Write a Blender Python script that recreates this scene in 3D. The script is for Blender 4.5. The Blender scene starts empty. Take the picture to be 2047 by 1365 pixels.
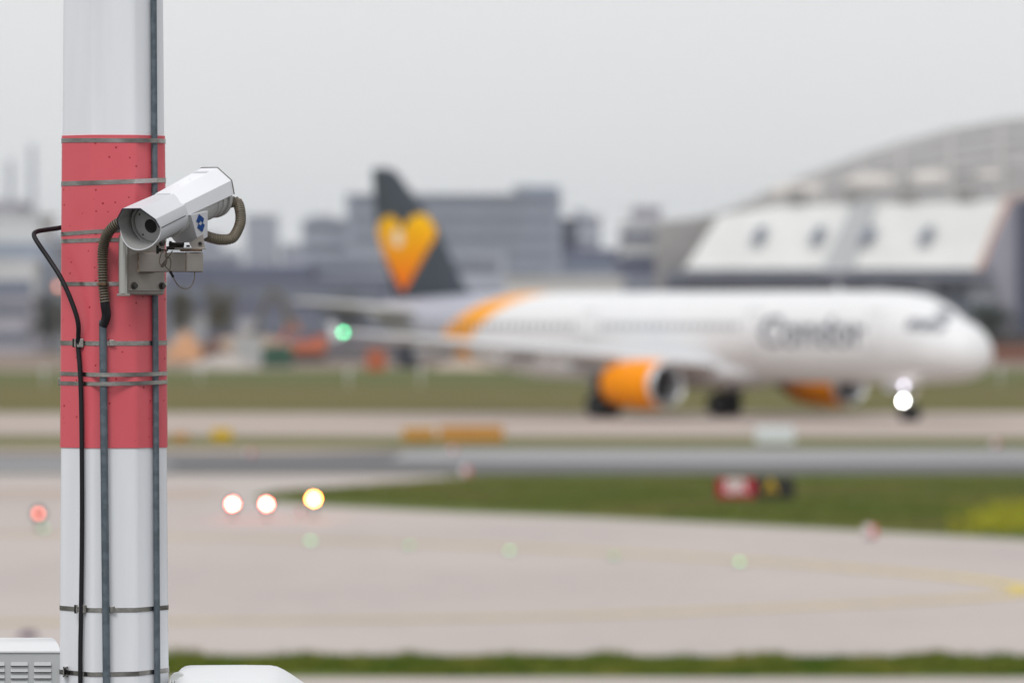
import bpy, bmesh, math, random
from math import sin, cos, pi, radians as R, sqrt, tan, atan2, exp
from mathutils import Vector, Matrix, Euler, noise
random.seed(7)
scn = bpy.context.scene
COL = scn.collection

# ------------------------------------------------------------------ camera
FPX, CH, V0 = 12000.0, 4.7, 635.0        # focal length in photo pixels, lens height, horizon row
cd = bpy.data.cameras.new("Camera"); cam = bpy.data.objects.new("Camera", cd); COL.objects.link(cam)
cam.location = (0, 0, CH); cam.rotation_euler = (R(90) - math.atan((682.5 - V0) / FPX), 0, 0)
cd.sensor_width = 36; cd.lens = 36 * FPX / 2047; cd.clip_start = 0.5; cd.clip_end = 30000
cd.dof.use_dof = True; cd.dof.focus_distance = 16.15; cd.dof.aperture_fstop = 4.2
scn.camera = cam

# ------------------------------------------------------------------ sky, sun, exposure
w = bpy.data.worlds.new("World"); scn.world = w; w.use_nodes = True
nt = w.node_tree; nt.nodes.clear()
wo = nt.nodes.new("ShaderNodeOutputWorld"); bg = nt.nodes.new("ShaderNodeBackground"); bg.inputs[1].default_value = 0.1
sky = nt.nodes.new("ShaderNodeTexSky"); sky.sky_type = 'NISHITA'; sky.sun_disc = False
sky.sun_elevation = R(48); sky.sun_rotation = R(200)
tc = nt.nodes.new("ShaderNodeTexCoord"); sp = nt.nodes.new("ShaderNodeSeparateXYZ"); cr = nt.nodes.new("ShaderNodeValToRGB")
nt.links.new(tc.outputs['Generated'], sp.inputs[0]); nt.links.new(sp.outputs['Z'], cr.inputs[0])
e = cr.color_ramp.elements
e[0].position = 0.0; e[0].color = (.79, .81, .825, 1)
e[1].position = 0.055; e[1].color = (.835, .84, .85, 1)
a = e.new(0.35); a.color = (.92, .925, .95, 1)
a = e.new(1.0); a.color = (1.0, 1.0, 1.0, 1)
cl = nt.nodes.new("ShaderNodeTexNoise"); cl.inputs['Scale'].default_value = 3.0; cl.inputs['Detail'].default_value = 4
mp = nt.nodes.new("ShaderNodeMapping"); mp.inputs['Scale'].default_value = (1, 1, 7)
nt.links.new(tc.outputs['Generated'], mp.inputs[0]); nt.links.new(mp.outputs[0], cl.inputs['Vector'])
mr = nt.nodes.new("ShaderNodeMapRange"); mr.inputs['To Min'].default_value = 9.7; mr.inputs['To Max'].default_value = 10.3
nt.links.new(cl.outputs['Fac'], mr.inputs['Value'])
vm = nt.nodes.new("ShaderNodeVectorMath"); vm.operation = 'SCALE'
nt.links.new(cr.outputs[0], vm.inputs[0]); nt.links.new(mr.outputs[0], vm.inputs['Scale'])
mx = nt.nodes.new("ShaderNodeMixRGB"); mx.inputs[0].default_value = 0.06
nt.links.new(vm.outputs[0], mx.inputs[1]); nt.links.new(sky.outputs[0], mx.inputs[2])
nt.links.new(mx.outputs[0], bg.inputs[0]); nt.links.new(bg.outputs[0], wo.inputs[0])

sl = bpy.data.lights.new("Sun", 'SUN'); sl.energy = 1.35; sl.angle = R(22); sl.color = (1, .985, .96)
so = bpy.data.objects.new("Sun", sl); COL.objects.link(so)
so.rotation_euler = (R(42), 0, R(-20)); so.location = (0, 0, 60)
scn.view_settings.view_transform = 'Standard'; scn.view_settings.look = 'None'
scn.view_settings.exposure = 0.0; scn.view_settings.gamma = 1.0; scn.view_settings.use_curve_mapping = False
scn.cycles.volume_bounces = 0; scn.cycles.max_bounces = 6

# ------------------------------------------------------------------ helpers
def P(u, v, y):                          # photo pixel (2047 wide) at depth y -> point in the world
    return Vector(((u - 1023.5) / FPX * y, y, CH - (v - V0) / FPX * y))
def G(u, v, z=0.0):                      # photo pixel on the ground
    y = (CH - z) * FPX / (v - V0)
    return Vector(((u - 1023.5) / FPX * y, y, z))

MATS = {}
def mat(name, col, rough=.6, metal=0.0, var=0.0, scale=8.0, bump=0.0, bscale=40.0, col2=None, stretch=(1, 1, 1), emit=None, es=0, spec=None, detail=5, lo=.35, hi=.65):
    if name in MATS: return MATS[name]
    m = bpy.data.materials.new(name); m.use_nodes = True; n = m.node_tree; b = n.nodes['Principled BSDF']
    c = (*col, 1)
    b.inputs['Base Color'].default_value = c; b.inputs['Roughness'].default_value = rough; b.inputs['Metallic'].default_value = metal
    if spec is not None: b.inputs['Specular IOR Level'].default_value = spec
    if var or col2 or bump:
        t = n.nodes.new("ShaderNodeTexCoord"); mp = n.nodes.new("ShaderNodeMapping"); mp.inputs['Scale'].default_value = stretch
        n.links.new(t.outputs['Object'], mp.inputs[0])
    if var or col2:
        nz = n.nodes.new("ShaderNodeTexNoise"); nz.inputs['Scale'].default_value = scale; nz.inputs['Detail'].default_value = detail
        n.links.new(mp.outputs[0], nz.inputs['Vector'])
        r = n.nodes.new("ShaderNodeValToRGB"); n.links.new(nz.outputs['Fac'], r.inputs[0])
        c2 = col2 if col2 else tuple(x * (1 - var) for x in col)
        c1 = col if col2 else tuple(min(1, x * (1 + var * .6)) for x in col)
        r.color_ramp.elements[0].position = lo; r.color_ramp.elements[0].color = (*c2, 1)
        r.color_ramp.elements[1].position = hi; r.color_ramp.elements[1].color = (*c1, 1)
        n.links.new(r.outputs[0], b.inputs['Base Color'])
    if bump:
        nb = n.nodes.new("ShaderNodeTexNoise"); nb.inputs['Scale'].default_value = bscale; nb.inputs['Detail'].default_value = 3
        n.links.new(mp.outputs[0], nb.inputs['Vector'])
        bp = n.nodes.new("ShaderNodeBump"); bp.inputs['Strength'].default_value = bump; bp.inputs['Distance'].default_value = .01
        n.links.new(nb.outputs['Fac'], bp.inputs['Height']); n.links.new(bp.outputs[0], b.inputs['Normal'])
    if emit:
        b.inputs['Emission Color'].default_value = (*emit, 1); b.inputs['Emission Strength'].default_value = es
    MATS[name] = m; return m

class MB:
    def __init__(s): s.v = []; s.f = []
    def add(s, vs, fs):
        k = len(s.v); s.v += [Vector(x) for x in vs]; s.f += [tuple(i + k for i in q) for q in fs]; return s
    def box(s, c, d, rot=None):
        h = [x / 2 for x in d]; c = Vector(c)
        pts = [Vector((sx * h[0], sy * h[1], sz * h[2])) for sx in (-1, 1) for sy in (-1, 1) for sz in (-1, 1)]
        if rot is not None: pts = [rot @ p for p in pts]
        return s.add([c + p for p in pts], [(0, 1, 3, 2), (4, 6, 7, 5), (0, 4, 5, 1), (2, 3, 7, 6), (0, 2, 6, 4), (1, 5, 7, 3)])
    def loft(s, rings, cap=True, closed=True):
        n = len(rings[0]); vs = [p for r in rings for p in r]; fs = []
        for i in range(len(rings) - 1):
            for j in range(n if closed else n - 1):
                k = (j + 1) % n; fs.append((i * n + j, i * n + k, (i + 1) * n + k, (i + 1) * n + j))
        if cap and closed: fs += [tuple(reversed(range(n))), tuple((len(rings) - 1) * n + j for j in range(n))]
        return s.add(vs, fs)
    def cyl(s, p0, p1, r0, r1=None, n=16, cap=True):
        p0, p1 = Vector(p0), Vector(p1); r1 = r0 if r1 is None else r1
        return s.tube([p0, p1], [r0, r1], n, cap)
    def tube(s, path, rad, n=12, cap=True):
        path = [Vector(p) for p in path]
        if not isinstance(rad, (list, tuple)): rad = [rad] * len(path)
        t0 = (path[1] - path[0]).normalized()
        up = Vector((0, 0, 1)) if abs(t0.z) < .9 else Vector((1, 0, 0))
        a = t0.cross(up).normalized(); rings = []
        for i, p in enumerate(path):
            t = ((path[min(i + 1, len(path) - 1)] - path[max(i - 1, 0)])).normalized()
            a = (a - t * a.dot(t)).normalized(); b = t.cross(a)
            rings.append([p + (a * cos(2 * pi * k / n) + b * sin(2 * pi * k / n)) * rad[i] for k in range(n)])
        return s.loft(rings, cap)
    def prism(s, poly, d):               # 3-D polygon pushed along vector d
        d = Vector(d); poly = [Vector(p) for p in poly]
        return s.loft([poly, [p + d for p in poly]])
    def sphere(s, c, r, n=16, m=10, sc=(1, 1, 1)):
        c = Vector(c); rings = []
        for i in range(1, m):
            t = pi * i / m; rings.append([c + Vector((r * sin(t) * cos(2 * pi * k / n) * sc[0], r * sin(t) * sin(2 * pi * k / n) * sc[1], r * cos(t) * sc[2])) for k in range(n)])
        return s.loft(rings)
    def build(s, name, m, parent=None, off=(0, 0, 0), smooth=30, bevel=0, seg=2, loc=None):
        off = Vector(off)
        me = bpy.data.meshes.new(name); me.from_pydata([tuple(p - off) for p in s.v], [], s.f); me.update()
        b = bmesh.new(); b.from_mesh(me); bmesh.ops.recalc_face_normals(b, faces=b.faces); b.to_mesh(me); b.free()
        if smooth:
            for p in me.polygons: p.use_smooth = True
            me.set_sharp_from_angle(angle=R(smooth))
        me.materials.append(m)
        o = bpy.data.objects.new(name, me); COL.objects.link(o)
        if parent: o.parent = parent
        elif loc is not None: o.location = loc
        if bevel:
            md = o.modifiers.new("bevel", 'BEVEL'); md.width = bevel; md.segments = seg; md.limit_method = 'ANGLE'; md.angle_limit = R(35)
            md.harden_normals = True
        return o
def tag(o, label=None, cat=None, group=None, kind=None):
    if label: o['label'] = label
    if cat: o['category'] = cat
    if group: o['group'] = group
    if kind: o['kind'] = kind
    return o
def thing(name, label, cat, loc=(0, 0, 0), rot=(0, 0, 0), group=None):
    o = bpy.data.objects.new(name, None); COL.objects.link(o); o.location = loc; o.rotation_euler = rot; o.empty_display_size = .2
    return tag(o, label, cat, group)
def copy_tree(o, parent=None):
    c = o.copy(); COL.objects.link(c); c.parent = parent
    for ch in [k for k in COL.objects if k.parent == o]: copy_tree(ch, c)
    return c
def smoothpath(pts, k=10):               # Catmull-Rom
    pts = [Vector(p) for p in pts]; q = [pts[0] * 2 - pts[1]] + pts + [pts[-1] * 2 - pts[-2]]; out = []
    for i in range(1, len(q) - 2):
        for j in range(k):
            t = j / k; a, b, c, d = q[i - 1:i + 3]
            out.append(.5 * ((2 * b) + (c - a) * t + (2 * a - 5 * b + 4 * c - d) * t * t + (3 * b - a - 3 * c + d) * t ** 3))
    return out + [pts[-1]]
def hull2(pts):
    pts = sorted(set((round(p[0], 6), round(p[1], 6)) for p in pts))
    def half(ps):
        h = []
        for p in ps:
            while len(h) > 1 and (h[-1][0] - h[-2][0]) * (p[1] - h[-2][1]) - (h[-1][1] - h[-2][1]) * (p[0] - h[-2][0]) <= 0: h.pop()
            h.append(p)
        return h[:-1]
    return half(pts) + half(pts[::-1])

# ------------------------------------------------------------------ ground
def pmat(name, c1, c2, c3, sc=.05, sy=1.0, fine=.5, rough=.9, spk=None):
    """ground stuff: two scales of noise between three colours"""
    m = bpy.data.materials.new(name); m.use_nodes = True; n = m.node_tree; b = n.nodes['Principled BSDF']
    b.inputs['Roughness'].default_value = rough; b.inputs['Specular IOR Level'].default_value = .2
    g = n.nodes.new("ShaderNodeNewGeometry"); mp = n.nodes.new("ShaderNodeMapping"); mp.inputs['Scale'].default_value = (1, sy, 1)
    n.links.new(g.outputs['Position'], mp.inputs[0])
    n1 = n.nodes.new("ShaderNodeTexNoise"); n1.inputs['Scale'].default_value = sc; n1.inputs['Detail'].default_value = 6
    n2 = n.nodes.new("ShaderNodeTexNoise"); n2.inputs['Scale'].default_value = sc * 14; n2.inputs['Detail'].default_value = 8
    for q in (n1, n2): n.links.new(mp.outputs[0], q.inputs['Vector'])
    r1 = n.nodes.new("ShaderNodeValToRGB"); r1.color_ramp.elements[0].position = .38; r1.color_ramp.elements[1].position = .62
    r1.color_ramp.elements[0].color = (*c1, 1); r1.color_ramp.elements[1].color = (*c2, 1); n.links.new(n1.outputs['Fac'], r1.inputs[0])
    r2 = n.nodes.new("ShaderNodeMapRange"); r2.inputs['From Min'].default_value = .4; r2.inputs['From Max'].default_value = .75; r2.inputs['To Max'].default_value = fine
    n.links.new(n2.outputs['Fac'], r2.inputs['Value'])
    mx = n.nodes.new("ShaderNodeMixRGB"); mx.inputs[2].default_value = (*c3, 1); n.links.new(r2.outputs[0], mx.inputs[0]); n.links.new(r1.outputs[0], mx.inputs[1])
    n.links.new(mx.outputs[0], b.inputs['Base Color']); return m
M_GRASS = pmat("grass", (.085, .125, .022), (.105, .145, .028), (.15, .14, .045), .06, 2.0, .6)
M_LUSH = pmat("lush_grass", (.055, .11, .014), (.075, .135, .018), (.14, .12, .03), .25, 1.0, .7)
M_DRY = pmat("dry_grass", (.125, .10, .022), (.09, .095, .016), (.15, .115, .03), .02, 2.5, .5)
M_FARG = pmat("far_grass", (.05, .105, .008), (.105, .10, .025), (.15, .115, .045), .016, 3.0, .5)
M_EARTH = pmat("bare_earth", (.26, .19, .15), (.17, .135, .10), (.30, .24, .20), .012, 3.0, .5)
M_CONC = pmat("pavement_concrete", (.465, .408, .382), (.415, .367, .348), (.505, .448, .405), .09, .4, .35, .8)
M_TAXI = pmat("taxiway_concrete", (.42, .345, .30), (.37, .31, .275), (.46, .39, .34), .03, 3, .3, .8)
M_ASPH = pmat("runway_asphalt", (.085, .083, .087), (.12, .118, .123), (.19, .188, .19), .012, 9, .5, .75)
M_ASPH2 = pmat("worn_asphalt", (.27, .27, .275), (.36, .358, .36), (.20, .20, .205), .03, 9, .5, .75)
M_YEL = mat("yellow_road_paint", (.62, .47, .10), .7, var=.2, scale=2)

def sheet(name, pts, z, m, th=0.0):
    mb = MB(); mb.add([(p[0], p[1], z) for p in pts], [tuple(range(len(pts)))])
    return tag(mb.build(name, m, smooth=0), kind='structure')
def gp(l, z=0): return [G(u, v, z) for u, v in l]
sheet("ground", [(-3000, -400), (3000, -400), (3000, 7000), (-3000, 7000)], 0, M_GRASS)
sheet("bare_earth", gp([(-1600, 748), (300, 742), (900, 738), (1500, 742), (3600, 735), (3600, 643.8), (-1600, 643.8)]), .012, M_EARTH)
sheet("far_meadow", gp([(-900, 772), (3000, 772), (3000, 741), (1500, 745), (900, 740), (300, 745), (-900, 750)]), .024, M_FARG)
sheet("dry_meadow", gp([(-900, 824), (3000, 824), (3000, 768), (-900, 770)]), .012, M_DRY)
sheet("taxiway", gp([(-900, 869), (-900, 826), (3200, 824), (3200, 877), (1000, 874)]), .020, M_TAXI)
sheet("grass_verge", gp([(-900, 905), (-900, 871), (1000, 876), (3200, 879), (3200, 905)]), .006, pmat("verge_grass", (.15, .135, .04), (.11, .12, .03), (.18, .155, .07), .03, 2, .5))
sheet("runway", gp([(-900, 948), (-900, 896), (3200, 896), (3200, 946)]), .012, M_ASPH)
sheet("runway_light_strip", gp([(780, 921), (820, 899), (3200, 898), (3200, 920), (1500, 926)]), .018, M_ASPH2)
sheet("runway_worn_strip", gp([(-700, 939), (-700, 922), (300, 921), (360, 934), (300, 940)]), .018, M_ASPH2)
sheet("runway_shoulder", gp([(-900, 908), (-900, 897), (600, 897), (900, 899), (600, 907)]), .018, M_TAXI)
arc = [(-900, 949), (330, 949), (700, 949), (880, 950), (980, 954), (860, 961), (740, 969), (620, 977), (530, 985), (500, 993), (530, 1001), (610, 1010), (760, 1018), (930, 1026), (1200, 1036), (1500, 1051), (1750, 1064), (2047, 1080), (2300, 1096), (2300, 1312), (1700, 1311), (900, 1309), (-900, 1308)]
sheet("apron", gp(arc), .008, M_CONC)
sheet("service_road", [(-70, 74), (70, 74), (70, 78.2), (0, 78.3), (-70, 78.5)], .008, M_CONC)
sheet("tarmac_patch", gp([(-500, 998), (-500, 976), (420, 975), (480, 990), (400, 1000)]), .012, M_TAXI)
sheet("bounce_damping_ground", [(-70, -60), (70, -60), (70, 73.9), (-70, 73.9)], .008, mat("bounce_damping_ground", (.10, .098, .095), .9, var=.2, scale=.5))  # unseen dark ground, added to cut light bounced up onto undersides
# joints of the concrete slabs
jm = MB()
for v in (1040, 1068, 1100, 1137, 1185, 1240):
    a, b = G(-500, v), G(2200, v + (18 if v < 1100 else 4)); wd = .012
    jm.add([(a.x, a.y, .0125), (b.x, b.y, .0125), (b.x, b.y + wd * 2, .0125), (a.x, a.y + wd * 2, .0125)], [(0, 1, 2, 3)])
tag(jm.build("pavement_joints", mat("joint_seal", (.12, .11, .1), .9), smooth=0), kind='structure')
def line(name, pts, wd, z=.02):
    pts = smoothpath([G(u, v) for u, v in pts], 12); L = []; Rr = []
    for i, p in enumerate(pts):
        t = (pts[min(i + 1, len(pts) - 1)] - pts[max(i - 1, 0)]).normalized(); n = Vector((-t.y, t.x, 0)) * wd / 2
        L.append((p.x + n.x, p.y + n.y, z)); Rr.append((p.x - n.x, p.y - n.y, z))
    mb = MB(); k = len(pts); mb.add(L + Rr, [(i, i + 1, k + i + 1, k + i) for i in range(k - 1)])
    return tag(mb.build(name, M_YEL, smooth=0), kind='structure')
line("yellow_taxi_line", [(-400, 1062), (100, 1068), (620, 1080), (1019, 1094), (1480, 1120), (1760, 1141), (1940, 1158), (2030, 1172), (2047, 1182), (2020, 1190), (1900, 1199), (1600, 1214), (1150, 1232), (700, 1240), (100, 1245), (-400, 1247)], .42)
line("yellow_taxi_marking", [(2038, 1182), (2100, 1180), (2200, 1176)], .36, .024)

# grass blades: nobody could count them
def blades(name, n, fn, hmin, hmax, m, wd=.03):
    mb = MB(); vs = []; fs = []
    for i in range(n):
        p, s = fn(); h = random.uniform(hmin, hmax) * s; a = random.uniform(0, 2 * pi); q = Vector((cos(a), sin(a), 0)) * wd
        t = Vector((random.uniform(-.5, .5), random.uniform(-.5, .5), 1)) * h; k = len(vs)
        vs += [p - q, p + q, p + t]; fs.append((k, k + 1, k + 2))
    mb.v = vs; mb.f = fs
    return tag(mb.build(name, m, smooth=0), kind='stuff')
def blade_mat(name, c1, c2, sc):
    return pmat(name, c1, c2, (.16, .16, .04), sc, 1, .35)
def near_strip():
    u = random.uniform(-60, 2110); v = random.uniform(1316, 1350)
    p = G(u, v); s = .65 + 1.3 * noise.noise(Vector((p.x * 1.3, p.y * 1.3, 0))); p.y += 1.2 * noise.noise(Vector((p.x * .6, 3, 0)))
    return p, max(.15, s)
tag(blades("grass_strip", 26000, near_strip, .05, .16, blade_mat("blade_green", (.055, .12, .008), (.19, .20, .03), 1.1)), "strip of rough green grass between the apron and the nearest road", "grass")
def wedge():
    while True:
        u = random.uniform(540, 2120); v = random.uniform(948, 1078)
        t = (u - 560) / 1487
        if v < 1003 + 74 * t - 6 and v > 985 - min(1, (u - 540) / 420) * 33: break
    return G(u, v), 1
tag(blades("grass_tufts", 30000, wedge, .05, .13, blade_mat("tuft_green", (.085, .14, .018), (.19, .17, .055), .17), .035), "green grass on the wedge between apron and runway", "grass")
def flowers():
    u = random.gauss(2040, 62); v = random.gauss(1038, 17) - (u - 2040) * .1
    return G(min(max(u, 1900), 2200), min(max(v, 1005), 1066)), 1
tag(blades("yellow_flowers", 1700, flowers, .10, .20, mat("flower_yellow", (.34, .33, .01), .8), .05), "patch of yellow wildflowers in the green wedge at the right edge", "flowers")

# ------------------------------------------------------------------ striped steel mast
PY = 16.40; SC = FPX / PY; K = 1 / SC               # metres per photo pixel at the mast
def px(u, v, dy=0.0): y = PY + dy; return P(u, v, y)
M_WHITE = mat("mast_white_paint", (.79, .805, .84), .38, var=.05, scale=3.5, stretch=(4, 4, .35), bump=.08, bscale=12)
def red_foil():
    m = bpy.data.materials.new("red_foil"); m.use_nodes = True; n = m.node_tree; b = n.nodes['Principled BSDF']
    t = n.nodes.new("ShaderNodeTexCoord")
    vz = n.nodes.new("ShaderNodeTexVoronoi"); vz.inputs['Scale'].default_value = 55; n.links.new(t.outputs['Object'], vz.inputs['Vector'])
    nz = n.nodes.new("ShaderNodeTexNoise"); nz.inputs['Scale'].default_value = 5; n.links.new(t.outputs['Object'], nz.inputs['Vector'])
    sep = n.nodes.new("ShaderNodeSeparateColor"); n.links.new(vz.outputs['Color'], sep.inputs[0])
    rad = n.nodes.new("ShaderNodeMapRange"); rad.inputs['From Min'].default_value = .35; rad.inputs['From Max'].default_value = 1; rad.inputs['To Min'].default_value = 0; rad.inputs['To Max'].default_value = .19
    n.links.new(sep.outputs[0], rad.inputs['Value'])
    lt = n.nodes.new("ShaderNodeMath"); lt.operation = 'LESS_THAN'; n.links.new(vz.outputs['Distance'], lt.inputs[0]); n.links.new(rad.outputs[0], lt.inputs[1])
    r = n.nodes.new("ShaderNodeValToRGB"); r.color_ramp.elements[0].color = (.64, .082, .105, 1); r.color_ramp.elements[1].color = (.70, .125, .155, 1); n.links.new(nz.outputs['Fac'], r.inputs[0])
    mx = n.nodes.new("ShaderNodeMixRGB"); mx.inputs[2].default_value = (.36, .018, .028, 1); n.links.new(lt.outputs[0], mx.inputs[0]); n.links.new(r.outputs[0], mx.inputs[1])
    n.links.new(mx.outputs[0], b.inputs['Base Color']); b.inputs['Roughness'].default_value = .33
    nb = n.nodes.new("ShaderNodeTexNoise"); nb.inputs['Scale'].default_value = 9; n.links.new(t.outputs['Object'], nb.inputs['Vector'])
    bp = n.nodes.new("ShaderNodeBump"); bp.inputs['Strength'].default_value = .12; bp.inputs['Distance'].default_value = .01; n.links.new(nb.outputs['Fac'], bp.inputs['Height']); n.links.new(bp.outputs[0], b.inputs['Normal'])
    return m
M_RED = red_foil()
M_STRAP = mat("stainless_strap", (.36, .345, .335), .27, 1.0, var=.45, scale=9, bump=.1, bscale=30)  # colour noise stands in for uneven reflections along the steel
M_GALV = mat("galvanised_pipe", (.085, .11, .13), .6, .3, col2=(.125, .155, .18), scale=45, bump=.06, bscale=90, lo=.4, hi=.6)
M_BLACK = mat("black_rubber", (.010, .009, .012), .5, spec=.3)
M_STEEL = mat("bracket_steel", (.34, .31, .285), .48, .55, var=.16, scale=9, bump=.05, bscale=50)
M_RUST = mat("rusty_steel", (.22, .13, .07), .75, .3, col2=(.09, .06, .04), scale=40)
M_DARK = mat("dark_metal", (.035, .033, .032), .5, .6)

MX = (226.5 - 1023.5) * K                # mast axis
def mast_r(z, extra=0):                  # half of the width across the flats, tapering upwards
    v = V0 - (z - CH) * SC
    return ((198 + (v / 1365) * 19) / 2 + extra) * K
def mast_cx(z):
    v = V0 - (z - CH) * SC; return MX + (v / 1365 * 1.5) * K
ROT = R(4)
def octo(z, extra=0, rad=.17, seg=4):    # octagon with rolled corners
    r = mast_r(z, extra); c = []; side = r * tan(pi / 8)
    for k in range(8):
        a0 = ROT + k * pi / 4; a1 = a0 + pi / 4
        for j in range(seg + 1):
            t = j / seg; a = a0 + (a1 - a0) * t; rc = r * rad * 1.0
            cor = Vector((cos(a0 + pi / 8), sin(a0 + pi / 8))) * ((r - rc) / cos(pi / 8))
            c.append((mast_cx(z) + cor.x + rc * cos(a), PY + cor.y + rc * sin(a), z))
    return c
def zv(v): return CH - (v - V0) * K
mast = thing("mast", "red and white banded steel mast carrying the security camera", "mast", (MX, PY, 0))
MO = (MX, PY, 0)
zt, z1, z2 = 8.2, zv(273), zv(893)
for (za, zb) in ((0, z2 - .0), (z1, zt)):
    mb = MB(); mb.loft([[Vector(p) for p in octo(za + (zb - za) * i / 8)] for i in range(9)])
    o = mb.build("shaft", M_WHITE, mast, MO, smooth=14); o['label'] = "white upper length of the mast" if za else "white lower length of the mast"
mb = MB(); mb.loft([[Vector(p) for p in octo(z2 + (z1 - z2) * i / 8, 1.9)] for i in range(9)])
o = mb.build("red_band", M_RED, mast, MO, smooth=14)
mb = MB(); mb.cyl((MX, PY, 0), (MX, PY, .03), .27, n=24); mb.build("base_plate", M_STEEL, mast, MO, bevel=.004)

# pipes of the mast: centre line in photo pixels
def front(u, r, z):                      # y of something of radius r lying against the mast face at column u
    x = (u - 1023.5) * K; o = [Vector((p[0], p[1])) for p in octo(z, 2.2)]
    best = PY
    for i in range(len(o)):
        a, b = o[i], o[(i + 1) % len(o)]
        if (a.x - x) * (b.x - x) <= 0 and a.x != b.x:
            y = a.y + (b.y - a.y) * (x - a.x) / (b.x - a.x); best = min(best, y)
    return best - r
PIPE_R = 6.3 * K; PIPE_L = 7.6 * K
def pipeR(v): return 311 + v / 1365 * 7.5
def pipeL(v): return 213.5 + (v - 640) / 725 * 7.5
def pr(v, off=0): z = zv(v); return Vector(((pipeR(v) - 1023.5) * K, front(pipeR(v), PIPE_R, z) - off, z))
def pl(v, off=0): z = zv(v); return Vector(((pipeL(v) - 1023.5) * K, front(pipeL(v), PIPE_L, z) - off, z))
mb = MB(); mb.tube([pr(v, .002) for v in range(-1900, 4000, 100)], PIPE_R, 18)
o = mb.build("steel_conduit", M_GALV, off=pr(3900), loc=pr(3900)); tag(o, "thin grey steel conduit running the full height of the mast's right side", "conduit")
mb = MB(); mb.tube([pl(v, .003) for v in [640] + list(range(700, 4000, 100))], PIPE_L, 18)
o = mb.build("steel_conduit", M_GALV, off=pl(3900), loc=pl(3900)); tag(o, "thicker grey steel conduit starting below the ribbed hose's black sleeve on the mast", "conduit")

# straps
def strap(v, tilt=0, over=False, wpx=8.5, u0=None, gap=None, sag=0):
    z = zv(v); pts = [(p[0], p[1]) for p in octo(z, 2.1 if 270 < v < 893 else .3)]
    if over:
        for c, r in ((pr(v), PIPE_R), (pl(v), PIPE_L)):
            if c is None or (r == PIPE_L and v < 640): continue
            pts += [(c.x + (r + 2 * K) * cos(t * pi / 8), c.y - .003 + (r + 2 * K) * sin(t * pi / 8)) for t in range(16)]
    h = hull2(pts); cx, cy = mast_cx(z), PY; th = .9 * K; rings = []
    for x, y in h:
        d = Vector((x - cx, y - cy, 0)).normalized()
        t = tilt * K * (x - cx) / .14 + sag * K * (1 - ((x - cx) / .14) ** 2)
        zz = z + t; hw = wpx * K / 2
        rings.append([Vector((x, y, zz - hw)), Vector((x, y, zz + hw)), Vector((x, y, zz + hw)) + d * th, Vector((x, y, zz - hw)) + d * th])
    rings.append(rings[0]); mb = MB(); mb.loft(rings, cap=False)
    return mb.build("strap", M_STRAP, mast, MO, smooth=25, bevel=0)
for v, t, ov, w_, sg in ((283, -.5, True, 8.5, -1), (365, 3.5, True, 9, -2), (463, 6, False, 8, 0), (481, 2, False, 8, 0), (568, 0, False, 8, 0), (685, 0, False, 9, -1),
                     (746, 0, True, 8, -2), (764, 1, True, 8, -2), (1212, 0, False, 9, -2), (1338, 1, False, 9, -3)):
    strap(v, t, ov, w_, sag=sg)
# buckles and the knot-like strap ends
for u, v, s_ in ((231, 685, 1), (232, 1212, 1), (122, 763, 1.2)):
    z = zv(v); y = front(u, 3.5 * K, z) if u > 130 else PY - .045
    mb = MB(); mb.box(((u - 1023.5) * K, y, z), (11 * K if u > 130 else 6 * K, 5 * K, 12 * K * s_)); mb.box(((u - 1019.5) * K, y - 2.5 * K, z), (3 * K, 3 * K, 12 * K))
    mb.build("strap_buckle", M_STRAP, mast, MO, bevel=.001)

# black cable hanging off the left side, with its two clips
def cy_(u, v): return front(u, 5 * K, zv(v))
cp = [px(175, 440, .10), px(150, 446, .05), px(122, 455, -.0), px(96, 459, -.02), px(74, 463, -.05), px(68, 470, -.07), px(76, 486, -.085), px(98, 518, -.10), px(122, 556, -.125), px(142, 600, -.14), px(156, 645, -.145)]
for u, v in ((163, 690), (167, 740), (169.5, 800), (171, 900), (171.5, 1000), (171, 1100), (169.5, 1212), (168, 1300), (168, 1400), (168, 1800), (168, 2600), (168, 3700)):
    y = cy_(u, v) - .006; z = zv(v); cp.append(Vector(((u - 1023.5) * K, y, z)))
mb = MB(); mb.tube(smoothpath(cp, 8), 4.7 * K, 14)
o = mb.build("black_cable", M_BLACK, off=cp[-1], loc=cp[-1]); tag(o, "black cable bowing out left of the mast, then running down its front", "cable")
for u, v in ((164, 685), (168, 1212)):
    z = zv(v); y = cy_(u, v) - .004; x = (u - 1023.5) * K
    c = thing("cable_clip", "upper steel clip holding the black cable on the red band" if v < 900 else "lower steel clip holding the black cable on the white mast", "clip", (x, y, z), group="clips holding the black cable")
    mb = MB(); mb.box((3 * K, -.006, 0), (13 * K, .003, 17 * K)); mb.box((10.5 * K, .001, 0), (6 * K, .003, 15 * K)); mb.box((-7 * K, -.001, 0), (3 * K, .012, 16 * K)); mb.box((8.6 * K, -.003, 0), (2.2 * K, .010, 17 * K)); mb.build("clip_body", M_STRAP, c, bevel=.0008)
    mb = MB(); mb.box((-9.5 * K, .001, 0), (6 * K, .006, 17 * K)); mb.build("clip_jaw", M_DARK, c, bevel=.0008)

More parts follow.
